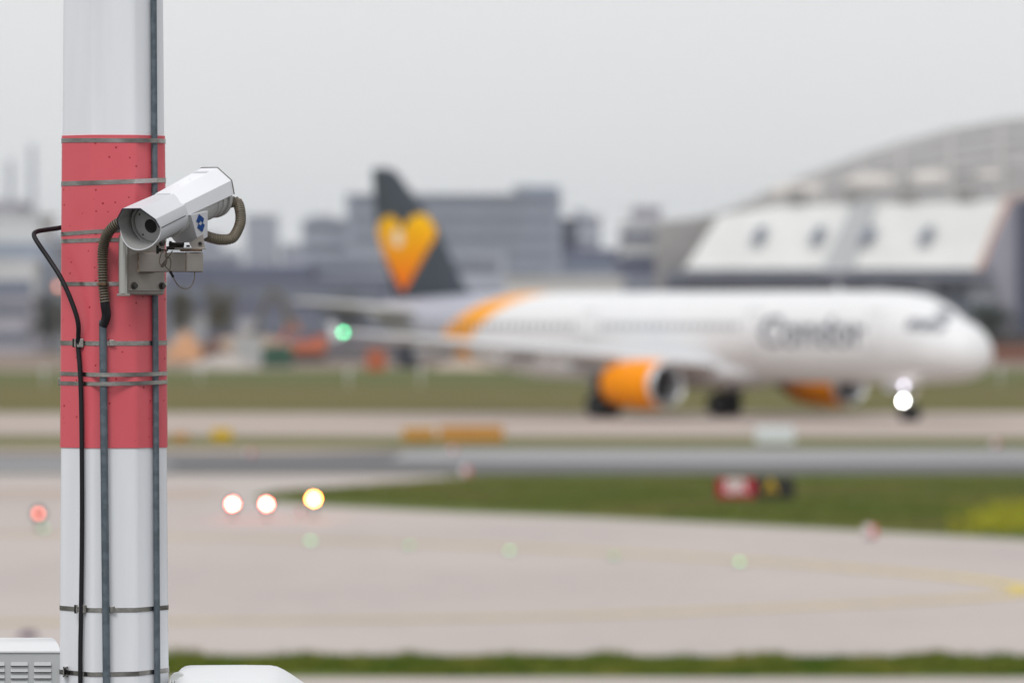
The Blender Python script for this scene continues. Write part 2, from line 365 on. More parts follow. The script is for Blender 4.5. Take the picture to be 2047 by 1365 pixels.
# ------------------------------------------------------------------ security camera
PSI, TH = R(31.0), R(16.3)
OY = 15.93
O = P(270, 457.3, OY); k = OY / FPX
Mc = Euler((TH, 0, -PSI)).to_matrix()
def H(x, y, z): return (x * k, y * k, z * k)         # housing space, in photo pixels
M_HOUS = mat("housing_white", (.82, .825, .86), .32, var=.03, scale=6)
M_HOUS2 = mat("housing_grey", (.50, .50, .49), .4, var=.05, scale=6)
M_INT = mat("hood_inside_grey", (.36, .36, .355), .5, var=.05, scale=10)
M_RIM = mat("dark_seal", (.03, .028, .045), .5)
camr = thing("security_camera", "white security camera with angular sunshade, mounted on the arm of the striped mast", "camera", O, (TH, 0, -PSI))
def sect(s, wtop=22, wc=47, zt=42, zc=17, zs=-6, rb=50, zb=-45, y=0, cut=.36):  # half octagon above, half circle below
    pts = [(-wtop, zt), (wtop, zt), (wc, zc), (rb, zs)]
    n = 14
    for i in range(1, n): t = pi * i / n; pts.append((rb * cos(t), zs - (zs - zb) * sin(t)))
    pts += [(-rb, zs), (-wc, zc)]
    return [Vector(H(x * s, y + ((zt - z) * cut if z >= zs else (zt - zs) * cut * cos((zs - z) / (zs - zb) * pi / 2)) * s, z * s)) for x, z in pts]
def shell(name, secs, th, m, parent, smooth=30):
    outer = secs; inner = []
    mb = MB(); n = len(secs[0])
    for r in secs:
        c = sum(r, Vector()) / n; inner.append([p + (c - p).normalized() * th for p in r])
    vs = [p for r in outer for p in r] + [p for r in inner for p in r]; q = len(outer); fs = []
    for i in range(q - 1):
        for j in range(n):
            l = (j + 1) % n
            fs.append((i * n + j, i * n + l, (i + 1) * n + l, (i + 1) * n + j))
            fs.append((q * n + i * n + j, q * n + (i + 1) * n + j, q * n + (i + 1) * n + l, q * n + i * n + l))
    for i in (0, q - 1):
        for j in range(n):
            l = (j + 1) % n; fs.append((i * n + j, q * n + i * n + j, q * n + i * n + l, i * n + l))
    mb.add(vs, fs); return mb.build(name, m, parent, smooth=smooth)
# front hood: an open funnel
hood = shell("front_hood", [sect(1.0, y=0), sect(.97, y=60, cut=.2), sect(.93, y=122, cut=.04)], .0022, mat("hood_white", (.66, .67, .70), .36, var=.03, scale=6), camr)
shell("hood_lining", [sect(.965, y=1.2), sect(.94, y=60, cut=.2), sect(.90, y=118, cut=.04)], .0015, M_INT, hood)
# dark edge under the front of the angular roof
mb = MB(); n = 0
ed = [(-50, -6), (-47, 17), (-22, 42), (22, 42), (47, 17), (50, -2)]
path = [Vector(H(x * .985, (42 - z) * .36 - 1.2, z * .985)) for x, z in ed]
mb.tube(path, 1.5 * k, 6); mb.build("hood_edge", M_RIM, camr, smooth=30)
# seam between the roof of the hood and its round lower half, with a screw
mb = MB(); mb.box(H(50.0, 66, -4), (1.2 * k, 88 * k, 1.3 * k)); mb.build("seam", M_DARK, hood)
mb = MB(); mb.cyl(H(48.6, 22, -4), H(51.2, 22, -4), 1.8 * k, n=10); mb.build("screw", M_STEEL, hood)
# round body inside
mb = MB(); ang = [2 * pi * i / 40 for i in range(40)]
def ring(r, y, zc=-9): return [Vector(H(r * cos(t), y, zc + r * sin(t))) for t in ang]
mb.loft([ring(40.5, 112), ring(40.5, 262), ring(43, 263), ring(43, 276), ring(41, 280)])
body = mb.build("body", M_HOUS2, camr, smooth=35)
mb = MB(); mb.loft([ring(40, 244), ring(42.4, 245), ring(42.4, 248), ring(40, 249)], cap=False); mb.build("body_rib", M_HOUS2, body)
# front bulkhead: stepped rings, plate and dark glass
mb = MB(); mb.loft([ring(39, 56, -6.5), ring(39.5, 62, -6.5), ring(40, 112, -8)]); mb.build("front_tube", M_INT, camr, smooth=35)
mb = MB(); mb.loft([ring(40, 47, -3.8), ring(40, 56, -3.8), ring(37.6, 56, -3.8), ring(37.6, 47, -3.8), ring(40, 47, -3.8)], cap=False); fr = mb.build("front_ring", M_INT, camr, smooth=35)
mb = MB(); mb.loft([ring(37.8, 55.6, -4.4), ring(37.8, 55.7, -4.4), ring(36.6, 55.5, -4.4)]); mb.build("gasket", M_DARK, camr, smooth=35)
mb = MB(); mb.loft([ring(36.4, 53.6, -5), ring(36.4, 56, -5)]); fp = mb.build("front_plate", mat("front_plate_grey", (.43, .435, .43), .4, var=.04, scale=12), camr, bevel=.0006)
lz = -10.5
def lring(r, y): return [Vector(H(1.0 + r * cos(t), y, lz + 1 + r * sin(t))) for t in ang]
mb = MB(); mb.loft([lring(14.4, 53.0), lring(14.4, 53.7), lring(13, 53.7), lring(13, 53.0), lring(14.4, 53.0)], cap=False); mb.build("lens_ring", mat("lens_ring_black", (.02, .02, .022), .35), fp)
mb = MB(); mb.loft([lring(13.2, 53.2), lring(13.2, 53.3)]); mb.build("lens", mat("lens_glass", (.006, .005, .007), .06), fp)
for t in (R(135), R(225), R(315), R(50)):
    mb = MB(); c = (30 * cos(t), -6 + 30 * sin(t)); mb.cyl(H(c[0], 52.6, c[1]), H(c[0], 54, c[1]), 1.9 * k, n=10)
    mb.build("plate_screw", M_DARK, fp)
# rear sunshield: angular roof, open below
def roof(y0, y1, s0, s1, th=.0024):
    o_ = [(-54, -16), (-52, 20), (-20, 47), (19, 47), (48, 20), (49, -9)]
    i_ = [(x * .955, z - (2.0 if abs(x) < 30 else .2)) for x, z in o_]
    mb = MB(); 
    def rr(y, s): return [Vector(H(x * s, y, z * s)) for x, z in o_] + [Vector(H(x * s, y, z * s)) for x, z in reversed(i_)]
    mb.loft([rr(y0, s0), rr(y1, s1)]); return mb
sun = roof(116, 292, .885, 1.0).build("sunshield", M_HOUS, camr, smooth=25)
mb = MB(); mb.tube([Vector(H(x, 292.5, z)) for x, z in [(-54, -16), (-52, 20), (-20, 47.6), (19, 47.6), (48.6, 20), (49.6, -9)]], 1.15 * k, 6); mb.build("sunshield_edge", mat("edge_trim_olive", (.11, .10, .085), .6), sun)
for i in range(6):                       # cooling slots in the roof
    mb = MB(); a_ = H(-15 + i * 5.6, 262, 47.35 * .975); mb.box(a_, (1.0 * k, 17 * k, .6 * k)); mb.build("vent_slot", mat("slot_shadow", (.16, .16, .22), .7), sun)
for y in (160, 205):
    mb = MB(); mb.cyl(H(8, y, 46.9), H(8, y, 47.8), 1.7 * k, n=10); mb.build("screw", M_HOUS, sun)
# rear cap
mb = MB(); mb.loft([ring(46, 281, -9), ring(47, 283, -9), ring(47, 289, -9), ring(43, 292, -9)]); mb.build("rear_cap", M_HOUS2, camr, smooth=35)
# saddle that carries the body, with the blue emblem
def pr8(a, b): mb = MB(); mb.loft([[Vector(H(*p)) for p in a], [Vector(H(*p)) for p in b]]); return mb
sad = pr8([(-46, 132, -8), (47, 132, -8), (47, 194, -17), (-46, 194, -17)], [(-26, 169, -77), (30, 167, -75), (30, 203, -74), (-26, 203, -76)])
saddle = sad.build("saddle", M_HOUS, camr, bevel=.0012)
# emblem, two blue brackets round a pale lozenge, lying on the saddle's side
qa, qb, qc = Vector(H(47, 132, -8)), Vector(H(47, 194, -17)), Vector(H(30, 167, -75))
en = (qb - qa).cross(qc - qa).normalized()
if en.x < 0: en = -en
b1 = (qb - qa).normalized(); b2 = b1.cross(en).normalized()
def im(vv): q = Mc @ vv; return (q.x / k, -q.z / k)
i1, i2 = im(b1), im(b2); det = i1[0] * i2[1] - i1[1] * i2[0]
ic = im(qa); tu, tv = (394 - 270) - ic[0], (444 - 457.3) - ic[1]
def onface(du, dv):
    a_, b_ = (du * i2[1] - dv * i2[0]) / det, (i1[0] * dv - i1[1] * du) / det
    return qa + b1 * a_ + b2 * b_ + en * .0004
def emb(pts): mb = MB(); mb.prism([onface(tu + a / 6.6, tv + b / 6.6) for a, b in pts], en * .0006); return mb.build("blue_emblem", mat("emblem_blue", (.004, .07, .30), .4), saddle, smooth=0)
emb([(-15, -118), (44, -62), (28, 0), (2, -30), (-20, 6), (-50, -22)])
emb([(19, 118), (-40, 66), (-24, 8), (2, 34), (24, -2), (50, 24)])

# tilt head between saddle and arm: L bracket, pivot bolts
AY = O.y + 172 * cos(PSI) * cos(TH) * k     # depth of the arm end
def ap(u, v, d=0): return P(u, v, AY + d)
kk = AY / FPX
head = thing("tilt_head", "weathered steel tilt joint between the camera and the bracket arm", "camera mount", ap(384, 505))
HO = ap(384, 505)
mb = MB(); mb.box(ap(382, 500.5), (42 * kk, 46 * kk, 4 * kk)); mb.build("base_disc", M_RUST, head, HO, bevel=.001)
mb = MB(); mb.box(ap(380, 497), (60 * kk, 40 * kk, 3.2 * kk)); mb.build("plate", M_STEEL, head, HO, bevel=.001)
for d in (-16, 16):
    mb = MB(); mb.prism([ap(383, 482, d * kk), ap(406, 468, d * kk), ap(410, 496, d * kk), ap(384, 496, d * kk), ap(378, 486, d * kk)], (0, 2.4 * kk, 0)); mb.build("cheek", M_STEEL, head, HO, bevel=.0006)
mb = MB(); mb.cyl(ap(400, 487, -20 * kk), ap(400, 487, -15 * kk), 4.2 * kk, n=6); mb.build("pivot_bolt", M_DARK, head, HO)
mb = MB(); mb.cyl(ap(376, 494, -12 * kk), ap(376, 490, -12 * kk), 4 * kk, n=6); mb.build("fixing_bolt", M_DARK, head, HO)
mb = MB(); mb.box(ap(352, 489, .0), (28 * kk, 26 * kk, 7 * kk)); mb.build("clamp_block", M_RUST, head, HO, bevel=.001)
mb = MB(); mb.cyl(ap(340, 487, -14 * kk), ap(367, 489, -14 * kk), 3.0 * kk, n=12); mb.cyl(ap(338, 487, -14 * kk), ap(343, 487.4, -14 * kk), 6 * kk, n=6); mb.cyl(ap(363, 489, -14 * kk), ap(368, 489.4, -14 * kk), 5 * kk, n=6); mb.build("clamp_bolt", M_DARK, head, HO)
mb = MB(); mb.box(ap(350, 496, 0), (34 * kk, 22 * kk, 7 * kk)); mb.build("clamp_foot", M_DARK, head, HO, bevel=.001)
mb = MB(); mb.box(ap(315, 499, -16 * kk), (5 * kk, 9 * kk, 17 * kk)); mb.cyl(ap(313, 500, -22 * kk), ap(336, 500.5, -22 * kk), 1.7 * kk, n=10); mb.cyl(ap(317, 500, -22 * kk), ap(322, 500, -22 * kk), 4 * kk, n=8); mb.build("safety_hook", M_DARK, head, HO)

# wall plate and arm on the mast's right front face
NA = R(47); nd = Vector((sin(NA), -cos(NA), 0)); sd_ = Vector((cos(NA), sin(NA), 0)); uz = Vector((0, 0, 1))
PC = P(287, 529, PY - .165)             # centre of the plate
def Q(a, b, c): return PC + sd_ * (a * K) + nd * (c * K) + uz * (b * K)      # across, up, out
brk = thing("camera_bracket", "square stainless bracket plate and box arm strapped to the mast", "bracket", PC)
def obox(a0, a1, b0, b1, c0, c1): 
    mb = MB(); mb.loft([[Q(a0, b0, c0), Q(a1, b0, c0), Q(a1, b1, c0), Q(a0, b1, c0)], [Q(a0, b0, c1), Q(a1, b0, c1), Q(a1, b1, c1), Q(a0, b1, c1)]]); return mb
obox(-57, 58, -60, 58, -14, 0).build("back_box", M_STEEL, brk, PC, bevel=.006, seg=4)
obox(-46, 55, -53, 55, 0, 4).build("front_plate", M_STEEL, brk, PC, bevel=.0035, seg=4)
mb = MB(); mb.cyl(Q(-57, -58, 2), Q(-57, 58, 2), 8.5 * K, n=24); mb.build("rolled_edge", mat("bright_steel", (.52, .51, .49), .3, .75), brk, PC, bevel=.001)
mb = MB(); mb.box(Q(-58, -60, 4), (26 * K, 10 * K, 5 * K)); mb.build("lower_lip", M_STEEL, brk, PC, bevel=.001)
for a_, b_ in ((-30, -42), (46, -42), (-30, 44), (46, 44)):
    mb = MB(); mb.cyl(Q(a_, b_, 4), Q(a_, b_, 6), 7.6 * K, n=20); mb.cyl(Q(a_, b_, 6), Q(a_, b_, 11), 5.2 * K, n=6); mb.build("bolt", mat("bolt_steel", (.09, .085, .08), .5, .7), brk, PC, bevel=.0005)
arm = obox(-19, 25, -15, 23, 3, 145).build("arm", M_STEEL, brk, PC, bevel=.0028, seg=3)
obox(-20.5, 26.5, -16.5, 24.5, 3.5, 6.5).build("weld", mat("weld_rust", (.10, .065, .04), .7, .3, col2=(.30, .24, .18), scale=60), arm, PC, bevel=.0015)
mb = MB(); obox(-20.0, 26.0, -15.6, 23.6, 138.5, 141).build("rust_stain", mat("arm_rust_line", (.20, .12, .065), .75, .2, col2=(.30, .27, .24), scale=35), arm, PC, bevel=.002)
# thin safety wire: coils by the hook, then a slack loop to the arm
M_WIRE = mat("weathered_wire", (.19, .155, .12), .55, .4, var=.3, scale=60)
wy = -24 * kk
loopA = [ap(u, v, wy - d * kk) for u, v, d in ((334, 500, 0), (331, 510, 2), (333, 522, 3), (330, 530, 3), (322, 531, 2), (319, 522, 0), (322, 508, 0), (329, 501, 2), (334, 510, 4), (330, 524, 5), (326, 530, 5))]
loopB = [ap(u, v, wy) for u, v in ((345, 501), (338, 512), (331, 522), (326, 533), (322, 532), (328, 524), (336, 514), (341, 520), (341, 532), (339, 540))]
loopC = [ap(u, v, wy + d * kk) for u, v, d in ((326, 527, 0), (334, 536, 0), (342, 546, 0), (349, 560, 4), (358, 572, 8), (369, 577, 10), (380, 574, 12), (387, 562, 14), (389, 550, 16), (389, 538, 22))]
wire = thing("safety_wire", "thin rusty safety wire looping below the bracket arm", "wire", ap(370, 577, wy))
WO = ap(370, 577, wy)
for nm, lp in (("coil", loopA), ("coil", loopB), ("slack_loop", loopC)):
    mb = MB(); mb.tube(smoothpath(lp, 10), 1.15 * kk, 8); mb.build(nm, M_WIRE, wire, WO)
mb = MB(); mb.cyl(ap(340, 542, wy), ap(346.5, 554, wy + 3 * kk), 2.7 * kk, n=12); mb.build("crimp_sleeve", M_BLACK, wire, WO, bevel=.0005)

# ribbed hose: from the rear of the camera round and down the mast
rear = O + Mc @ Vector(H(28, 291, -28)); bk = rear.y
hp = [rear - Vector((6 * k, 0, -2 * k)), rear, P(473, 404, bk + .01), P(480, 422, bk), P(480.5, 444, bk - .01), P(473, 464, bk - .02), P(462, 477, bk - .03), P(440, 479, bk - .04), P(418, 474, bk - .05), P(395, 465, bk - .055)]
hp += [P(350, 455, 16.22), P(300, 447, 16.17), P(258, 441, 16.14), P(240, 444, 16.15), P(224, 456, 16.17), P(212, 474, 16.20), P(206, 498, 16.225), P(205, 530, 16.235), P(206, 565, 16.235), P(208.5, 592, 16.233), P(210, 604, 16.232)]
pth = smoothpath(hp, 12)
def resample(p, step):
    out = [p[0]]; need = step
    for a, b in zip(p, p[1:]):
        d = (b - a).length; t = need
        while t <= d: out.append(a + (b - a) * (t / d)); t += step
        need = t - d
    return out
rp = resample(pth, .8 * k); rad = []; ph_ = 0.0
for p_ in rp:                             # finer ribs on the loop behind the camera, coarser down the mast
    loop = p_.x > O.x + .05; ph_ += .8 / (3.9 if loop else 5.6); f = ph_ % 1.0
    rad.append(((11.2 if f < .55 else 9.5) if loop else (10.9 if f < .5 else 8.1)) * k)
M_HOSE = mat("ribbed_hose", (.12, .10, .07), .55, var=.2, scale=12)
hose = thing("ribbed_hose", "ribbed brown hose looping from behind the camera down to the mast", "hose", rp[-1])
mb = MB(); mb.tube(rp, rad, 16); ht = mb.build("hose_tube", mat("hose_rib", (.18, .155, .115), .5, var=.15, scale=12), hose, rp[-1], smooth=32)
ht.data.materials.append(mat("hose_groove_shade", (.060, .045, .028), .7))  # grooves coloured darker to stand in for the shade between ribs
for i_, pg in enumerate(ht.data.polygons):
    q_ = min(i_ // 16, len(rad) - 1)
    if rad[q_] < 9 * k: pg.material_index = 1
mb = MB(); mb.tube(smoothpath([P(209, 597, 16.232), P(210.5, 612, 16.232), P(212.5, 632, 16.236), pl(652, .003)], 5), [9.6 * k] * 12 + [9.1 * k] * 4, 18)
mb.build("black_sleeve", M_BLACK, hose, rp[-1])
for (u, v) in ((206, 484), (205.5, 568)):
    mb = MB(); c = P(u, v, 16.23); mb.cyl(c + Vector((0, 0, -1.6 * k)), c + Vector((0, 0, 1.6 * k)), 12.6 * k, n=20); mb.box(c + Vector((3 * k, -13 * k, 0)), (8 * k, 3 * k, 6 * k)); mb.build("hose_tie", M_RUST, hose, rp[-1])

# ------------------------------------------------------------------ cabinets at the foot of the frame
M_CAB = mat("cabinet_grey", (.46, .475, .48), .45, var=.03, scale=4)
M_CABT = mat("cabinet_lid_white", (.70, .71, .72), .38)
CY = 16.36
cb = thing("louvred_cabinet", "grey louvred cabinet with a white sloping lid, left of the mast's foot", "cabinet", P(20, 1560, CY))
CO = P(20, 1560, CY)
mb = MB(); a_, b_ = P(-160, 1560, CY), P(121, 1303, CY)
mb.loft([[Vector((a_.x, y, a_.z)), Vector((b_.x, y, a_.z)), Vector((b_.x, y, b_.z)), Vector((a_.x, y, b_.z))] for y in (CY, CY + .26)]); mb.build("cabinet_body", M_CAB, cb, CO, bevel=.003)
mb = MB(); pts = []
for u, v, y in ((-164, 1304, -.006), (-164, 1300, -.006), (-150, 1283, .12), (-140, 1274, .2)): pass
r0 = [P(-163, 1304, CY - .004), P(121.5, 1304, CY - .004), P(121.5, 1304, CY + .27), P(-163, 1304, CY + .27)]
r1 = [P(-163, 1301, CY - .004), P(121.5, 1301, CY - .004), P(121.5, 1301, CY + .27), P(-163, 1301, CY + .27)]
r2 = [P(-156, 1287, CY + .05), P(116, 1287, CY + .05), P(116, 1287, CY + .23), P(-156, 1287, CY + .23)]
r3 = [P(-148, 1277, CY + .09), P(109, 1277, CY + .09), P(109, 1277, CY + .19), P(-148, 1277, CY + .19)]
r4 = [P(-142, 1274, CY + .12), P(103, 1274, CY + .12), P(103, 1274, CY + .16), P(-142, 1274, CY + .16)]
mb.loft([r0, r1, r2, r3, r4]); mb.build("lid", M_CABT, cb, CO, smooth=50)
kc = CY / FPX
for i in range(6):
    for j in range(5):
        u0 = 67 - i * 46.5 ; v0 = 1319.5 + j * 12.6
        if v0 > 1395: continue
        c = P(u0 + 18, v0 + 6.5, CY)
        hw = 18 * kc
        mb = MB()
        top, bot = c + Vector((0, 0, 4.2 * kc)), c + Vector((0, 0, -3.6 * kc))
        mb.add([top + Vector((-hw * .92, .0006, 0)), top + Vector((hw * .92, .0006, 0)), bot + Vector((hw * .95, -5.5 * kc, 0)), bot + Vector((-hw * .95, -5.5 * kc, 0)), bot + Vector((-hw, .0006, 0)), bot + Vector((hw, .0006, 0))],
               [(0, 1, 2, 3), (0, 3, 4), (1, 5, 2), (3, 2, 5, 4)])
        mb.build("louvre", M_CAB, cb, CO, smooth=0)
        mb = MB(); mb.box(bot + Vector((0, .0005, -.6 * kc)), (hw * 1.9, .003, 2.4 * kc)); mb.build("louvre_slot", M_DARK, cb, CO)
sb = thing("strut_bracket", "small slotted steel strut joining the louvred cabinet to the mast", "bracket", P(132, 1342, CY - .02))
SO = P(132, 1342, CY - .02)
mb = MB()
for (u0, v0, u1, v1) in ((126, 1332, 128.3, 1352), (126, 1350, 135, 1352.3), (126, 1332, 135, 1334), (133, 1332, 135, 1337), (133, 1347, 135, 1352)):
    a_, b_ = P(u0, v0, CY - .06), P(u1, v1, CY - .06); mb.box((a_ + b_) / 2 + Vector((0, .05, 0)), (abs(b_.x - a_.x), .12, abs(b_.z - a_.z)))
mb.build("channel", M_STRAP, sb, SO)
mb = MB(); mb.box(P(123.5, 1342, CY), (5 * kc, .05, 18 * kc)); mb.build("spacer", M_DARK, sb, SO)
mb = MB(); mb.box(P(122.5, 1312, CY + .02), (1.6 * kc, .03, 44 * kc)); mb.build("hanger", M_STRAP, sb, SO)
# the rounded white cabinet right of the mast
RY = 16.30; kr = RY / FPX
RO = P(470, 1560, RY)
rc = thing("rounded_cabinet", "white cabinet with a rounded hood, right of the mast's foot", "cabinet", RO)
def prof(off=0, yo=0.0):
    pts = [(347, 1352), (352, 1346.5), (360, 1342.5), (370, 1341), (420, 1340.5), (480, 1340.2), (532, 1341), (546, 1343.5), (560, 1350), (574, 1358.5), (600, 1376), (628, 1398), (643, 1415), (646, 1560), (345, 1560), (342, 1362)]
    return [P(u, v, RY + yo) for u, v in pts]
def pshift(yo, s):
    c = P(500, 1560, RY); return [c + (p - c) * s + Vector((0, yo, 0)) for p in prof()]
mb = MB(); mb.loft([pshift(-.10, .80), pshift(-.08, .87), pshift(-.03, .93), pshift(.02, .97), pshift(.07, .993), pshift(.12, 1), pshift(.28, 1), pshift(.31, .97)]); mb.build("hood", M_CABT, rc, RO, smooth=50)
mb = MB()
ve = [(338, 1400), (338, 1362), (340, 1352), (346, 1345.5), (354, 1343.3), (362, 1345), (372, 1352), (380, 1362), (386, 1376), (388, 1400)]
mb.prism([P(u, v, RY + .012) for u, v in ve], (0, .03, 0)); mb.build("end_cowl", mat("cowl_grey", (.50, .52, .51), .45), rc, RO, bevel=.002)
for i in range(7):
    mb = MB(); a_ = P(341 + i * 5.2, 1358.5 + abs(i - 2) ** 1.6 * .45, RY + .009); mb.box(a_ + Vector((0, 0, -12 * kr)), (2.6 * kr, .012, 24 * kr)); mb.build("cowl_slat", M_CABT, rc, RO, bevel=.0006)
mb = MB(); mb.cyl(P(437, 1341.5, RY + .14), P(437, 1338.3, RY + .14), 2.6 * kr, n=10); mb.build("lid_screw", M_DARK, rc, RO)

# ------------------------------------------------------------------ airliner
PH = R(-50.37)
AX, AYY = 21.25, 267.9
jet = thing("airliner", "white airliner with dark tail fin, orange engines and a yellow heart emblem, taxiing right", "airplane", (AX, AYY, 0), (0, 0, PH))
def livery():
    m = bpy.data.materials.new("fuselage_paint"); m.use_nodes = True; n = m.node_tree; b = n.nodes['Principled BSDF']
    b.inputs['Roughness'].default_value = .33; b.inputs['Specular IOR Level'].default_value = .35
    t = n.nodes.new("ShaderNodeTexCoord"); s = n.nodes.new("ShaderNodeSeparateXYZ"); n.links.new(t.outputs['Object'], s.inputs[0])
    def M(op, a, b_):
        q = n.nodes.new("ShaderNodeMath"); q.operation = op
        for i, x in enumerate((a, b_)):
            if isinstance(x, (int, float)): q.inputs[i].default_value = x
            else: n.links.new(x, q.inputs[i])
        return q.outputs[0]
    zz = M('SUBTRACT', 6.0, s.outputs['Z'])              # depth below the roof line
    # band runs aft as it comes down: station = 30.6 + 2.2*zz + .5*zz^2 (wider lower down)
    st = M('MULTIPLY', s.outputs['X'], -1.0)
    lead = M('ADD', M('MULTIPLY', M('POWER', zz, .42), 4.1), 28.4)
    wid = M('ADD', M('MULTIPLY', zz, .25), 2.1)
    d = M('SUBTRACT', st, lead)
    inb = M('MULTIPLY', M('GREATER_THAN', d, 0), M('LESS_THAN', d, wid))
    aft = M('GREATER_THAN', d, wid)
    nz = n.nodes.new("ShaderNodeTexNoise"); nz.inputs['Scale'].default_value = .8; n.links.new(t.outputs['Object'], nz.inputs['Vector'])
    rw = n.nodes.new("ShaderNodeValToRGB"); rw.color_ramp.elements[0].color = (.72, .725, .74, 1); rw.color_ramp.elements[1].color = (.78, .785, .79, 1); n.links.new(nz.outputs['Fac'], rw.inputs[0])
    m1 = n.nodes.new("ShaderNodeMixRGB"); n.links.new(aft, m1.inputs[0]); n.links.new(rw.outputs[0], m1.inputs[1]); m1.inputs[2].default_value = (.42, .43, .50, 1)
    m2 = n.nodes.new("ShaderNodeMixRGB"); n.links.new(inb, m2.inputs[0]); n.links.new(m1.outputs[0], m2.inputs[1]); m2.inputs[2].default_value = (.90, .36, .0, 1)
    n.links.new(m2.outputs[0], b.inputs['Base Color']); return m
M_FUS = livery()
M_WING = mat("wing_grey", (.60, .61, .63), .35, var=.05, scale=.6)
M_ORG = mat("engine_orange", (.90, .29, .0), .45, spec=.12)
M_FIN = mat("fin_slate", (.052, .064, .08), .45, spec=.2)
M_ALU = mat("bare_aluminium", (.68, .68, .70), .3, .7)
M_TYRE = mat("tyre_rubber", (.012, .012, .014), .9, spec=.15)
M_SLATE = mat("lettering_slate", (.05, .055, .095), .5)
secs = [(.22, 3.02, 2.98, .03), (.30, 3.50, 2.55, .46), (.52, 3.88, 2.27, .82), (.93, 4.22, 2.05, 1.14), (1.5, 4.52, 1.90, 1.44), (2.15, 4.70, 1.83, 1.6), (2.7, 5.08, 1.80, 1.70), (3.3, 5.42, 1.77, 1.79), (4.2, 5.70, 1.74, 1.89), (5.4, 5.86, 1.72, 1.945), (7, 5.91, 1.71, 1.975),
        (14, 5.92, 1.71, 1.975), (22, 5.92, 1.71, 1.975), (29, 5.92, 1.71, 1.975), (31, 5.92, 1.80, 1.97), (33.5, 5.91, 2.08, 1.92), (36, 5.88, 2.52, 1.78), (38.5, 5.80, 3.05, 1.50), (41, 5.66, 3.68, 1.08), (43, 5.50, 4.2, .68), (44.2, 5.32, 4.6, .34), (44.5, 5.1, 4.8, .12)]
NF = 48
mb = MB(); mb.loft([[Vector((-s, hw * cos(2 * pi * i / NF), (t + b) / 2 + (t - b) / 2 * sin(2 * pi * i / NF))) for i in range(NF)] for s, t, b, hw in secs])
fus = mb.build("fuselage", M_FUS, jet, smooth=60)
def sec_at(s):
    for a_, b_ in zip(secs, secs[1:]):
        if a_[0] <= s <= b_[0]: t = (s - a_[0]) / (b_[0] - a_[0]); return [a_[i] + (b_[i] - a_[i]) * t for i in range(4)]
def skin(s, z, side=-1, out=.02):        # point on the side of the fuselage
    _, t, b, hw = sec_at(s); c = (t + b) / 2; h = (t - b) / 2; q = max(-1, min(1, (z - c) / h)); y = hw * sqrt(max(0, 1 - q * q))
    n_ = Vector((0, side * (y / hw ** 2), (z - c) / h ** 2)).normalized()
    return Vector((-s, side * y, z)) + n_ * out
def decal(name, m, parent, quad, n=4, out=.02, side=-1):   # quad: s0,s1,z0,z1 curved patch
    s0, s1, z0, z1 = quad; mb = MB(); vs = [skin(s0 + (s1 - s0) * i / n, z0 + (z1 - z0) * j / n, side, out) for j in range(n + 1) for i in range(n + 1)]
    vs2 = [skin(s0 + (s1 - s0) * i / n, z0 + (z1 - z0) * j / n, side, -.02) for j in range(n + 1) for i in range(n + 1)]
    fs = [(j * (n + 1) + i, j * (n + 1) + i + 1, (j + 1) * (n + 1) + i + 1, (j + 1) * (n + 1) + i) for j in range(n) for i in range(n)]
    mb.add(vs, fs); return mb.build(name, m, parent)
M_GLASS = mat("cabin_glass", (.16, .17, .20), .2)
w0 = None
s_ = 6.6
while s_ < 37.4:
    if not any(abs(s_ - d) < .75 for d in (5.6, 13.6, 25.4, 36.2)):
        decal("cabin_window", M_GLASS, fus, (s_, s_ + .24, 4.12, 4.46), 2)
    s_ += .533
for d in (5.6, 13.6, 25.4, 36.2):
    a_ = MB()
    for q in ((d - .42, d - .37, 3.15, 5.0), (d + .37, d + .42, 3.15, 5.0), (d - .42, d + .42, 4.96, 5.01), (d - .42, d + .42, 3.13, 3.18)):
        s0, s1, za, zb = q; n = 6; vs = [skin(s0 + (s1 - s0) * i, za + (zb - za) * j / n, -1, .012) for j in range(n + 1) for i in (0, 1)]
        a_.add(vs, [(2 * j, 2 * j + 1, 2 * j + 3, 2 * j + 2) for j in range(n)])
    a_.build("door_outline", mat("door_line_grey", (.35, .36, .38), .5), fus)
for side in (-1, 1):
    for q in ((1.75, 2.2, 4.08, 4.42), (2.28, 2.85, 4.12, 4.58), (2.93, 3.5, 4.16, 4.62)):
        decal("cockpit_window", mat("cockpit_glass", (.13, .14, .17), .2), fus, q, 4, .02, side)
mb = MB(); mb.add([Vector((-2.12, -.78, 4.56)), Vector((-2.12, -.04, 4.74)), Vector((-2.68, -.04, 5.12)), Vector((-2.68, -.74, 4.94))], [(0, 1, 2, 3)]); mb.build("cockpit_window", mat("cockpit_glass", (.13, .14, .17), .2), fus)
# lettering on the starboard side
fc = bpy.data.curves.new("lettering", 'FONT'); fc.body = "Condor"; fc.size = 1.95; fc.space_character = 1.0; fc.offset = .02
fo = bpy.data.objects.new("tmp", fc); COL.objects.link(fo); bpy.context.view_layer.update()
me = bpy.data.meshes.new_from_object(fo.evaluated_get(bpy.context.evaluated_depsgraph_get())); bpy.data.objects.remove(fo)
b_ = bmesh.new(); b_.from_mesh(me)
for i in range(1, 30):
    z = -.6 + i * .1
    bmesh.ops.bisect_plane(b_, geom=b_.verts[:] + b_.edges[:] + b_.faces[:], plane_co=(0, z, 0), plane_no=(0, 1, 0))
xs = [v.co.x for v in b_.verts]; x0, x1 = min(xs), max(xs); LS0, LS1 = 13.0, 5.95
for v in b_.verts:
    s = LS0 + (LS1 - LS0) * (v.co.x - x0) / (x1 - x0); v.co = skin(s, 3.42 + v.co.y, -1, .02)
b_.to_mesh(me); b_.free(); me.name = "lettering"; me.materials.clear(); me.materials.append(M_SLATE)
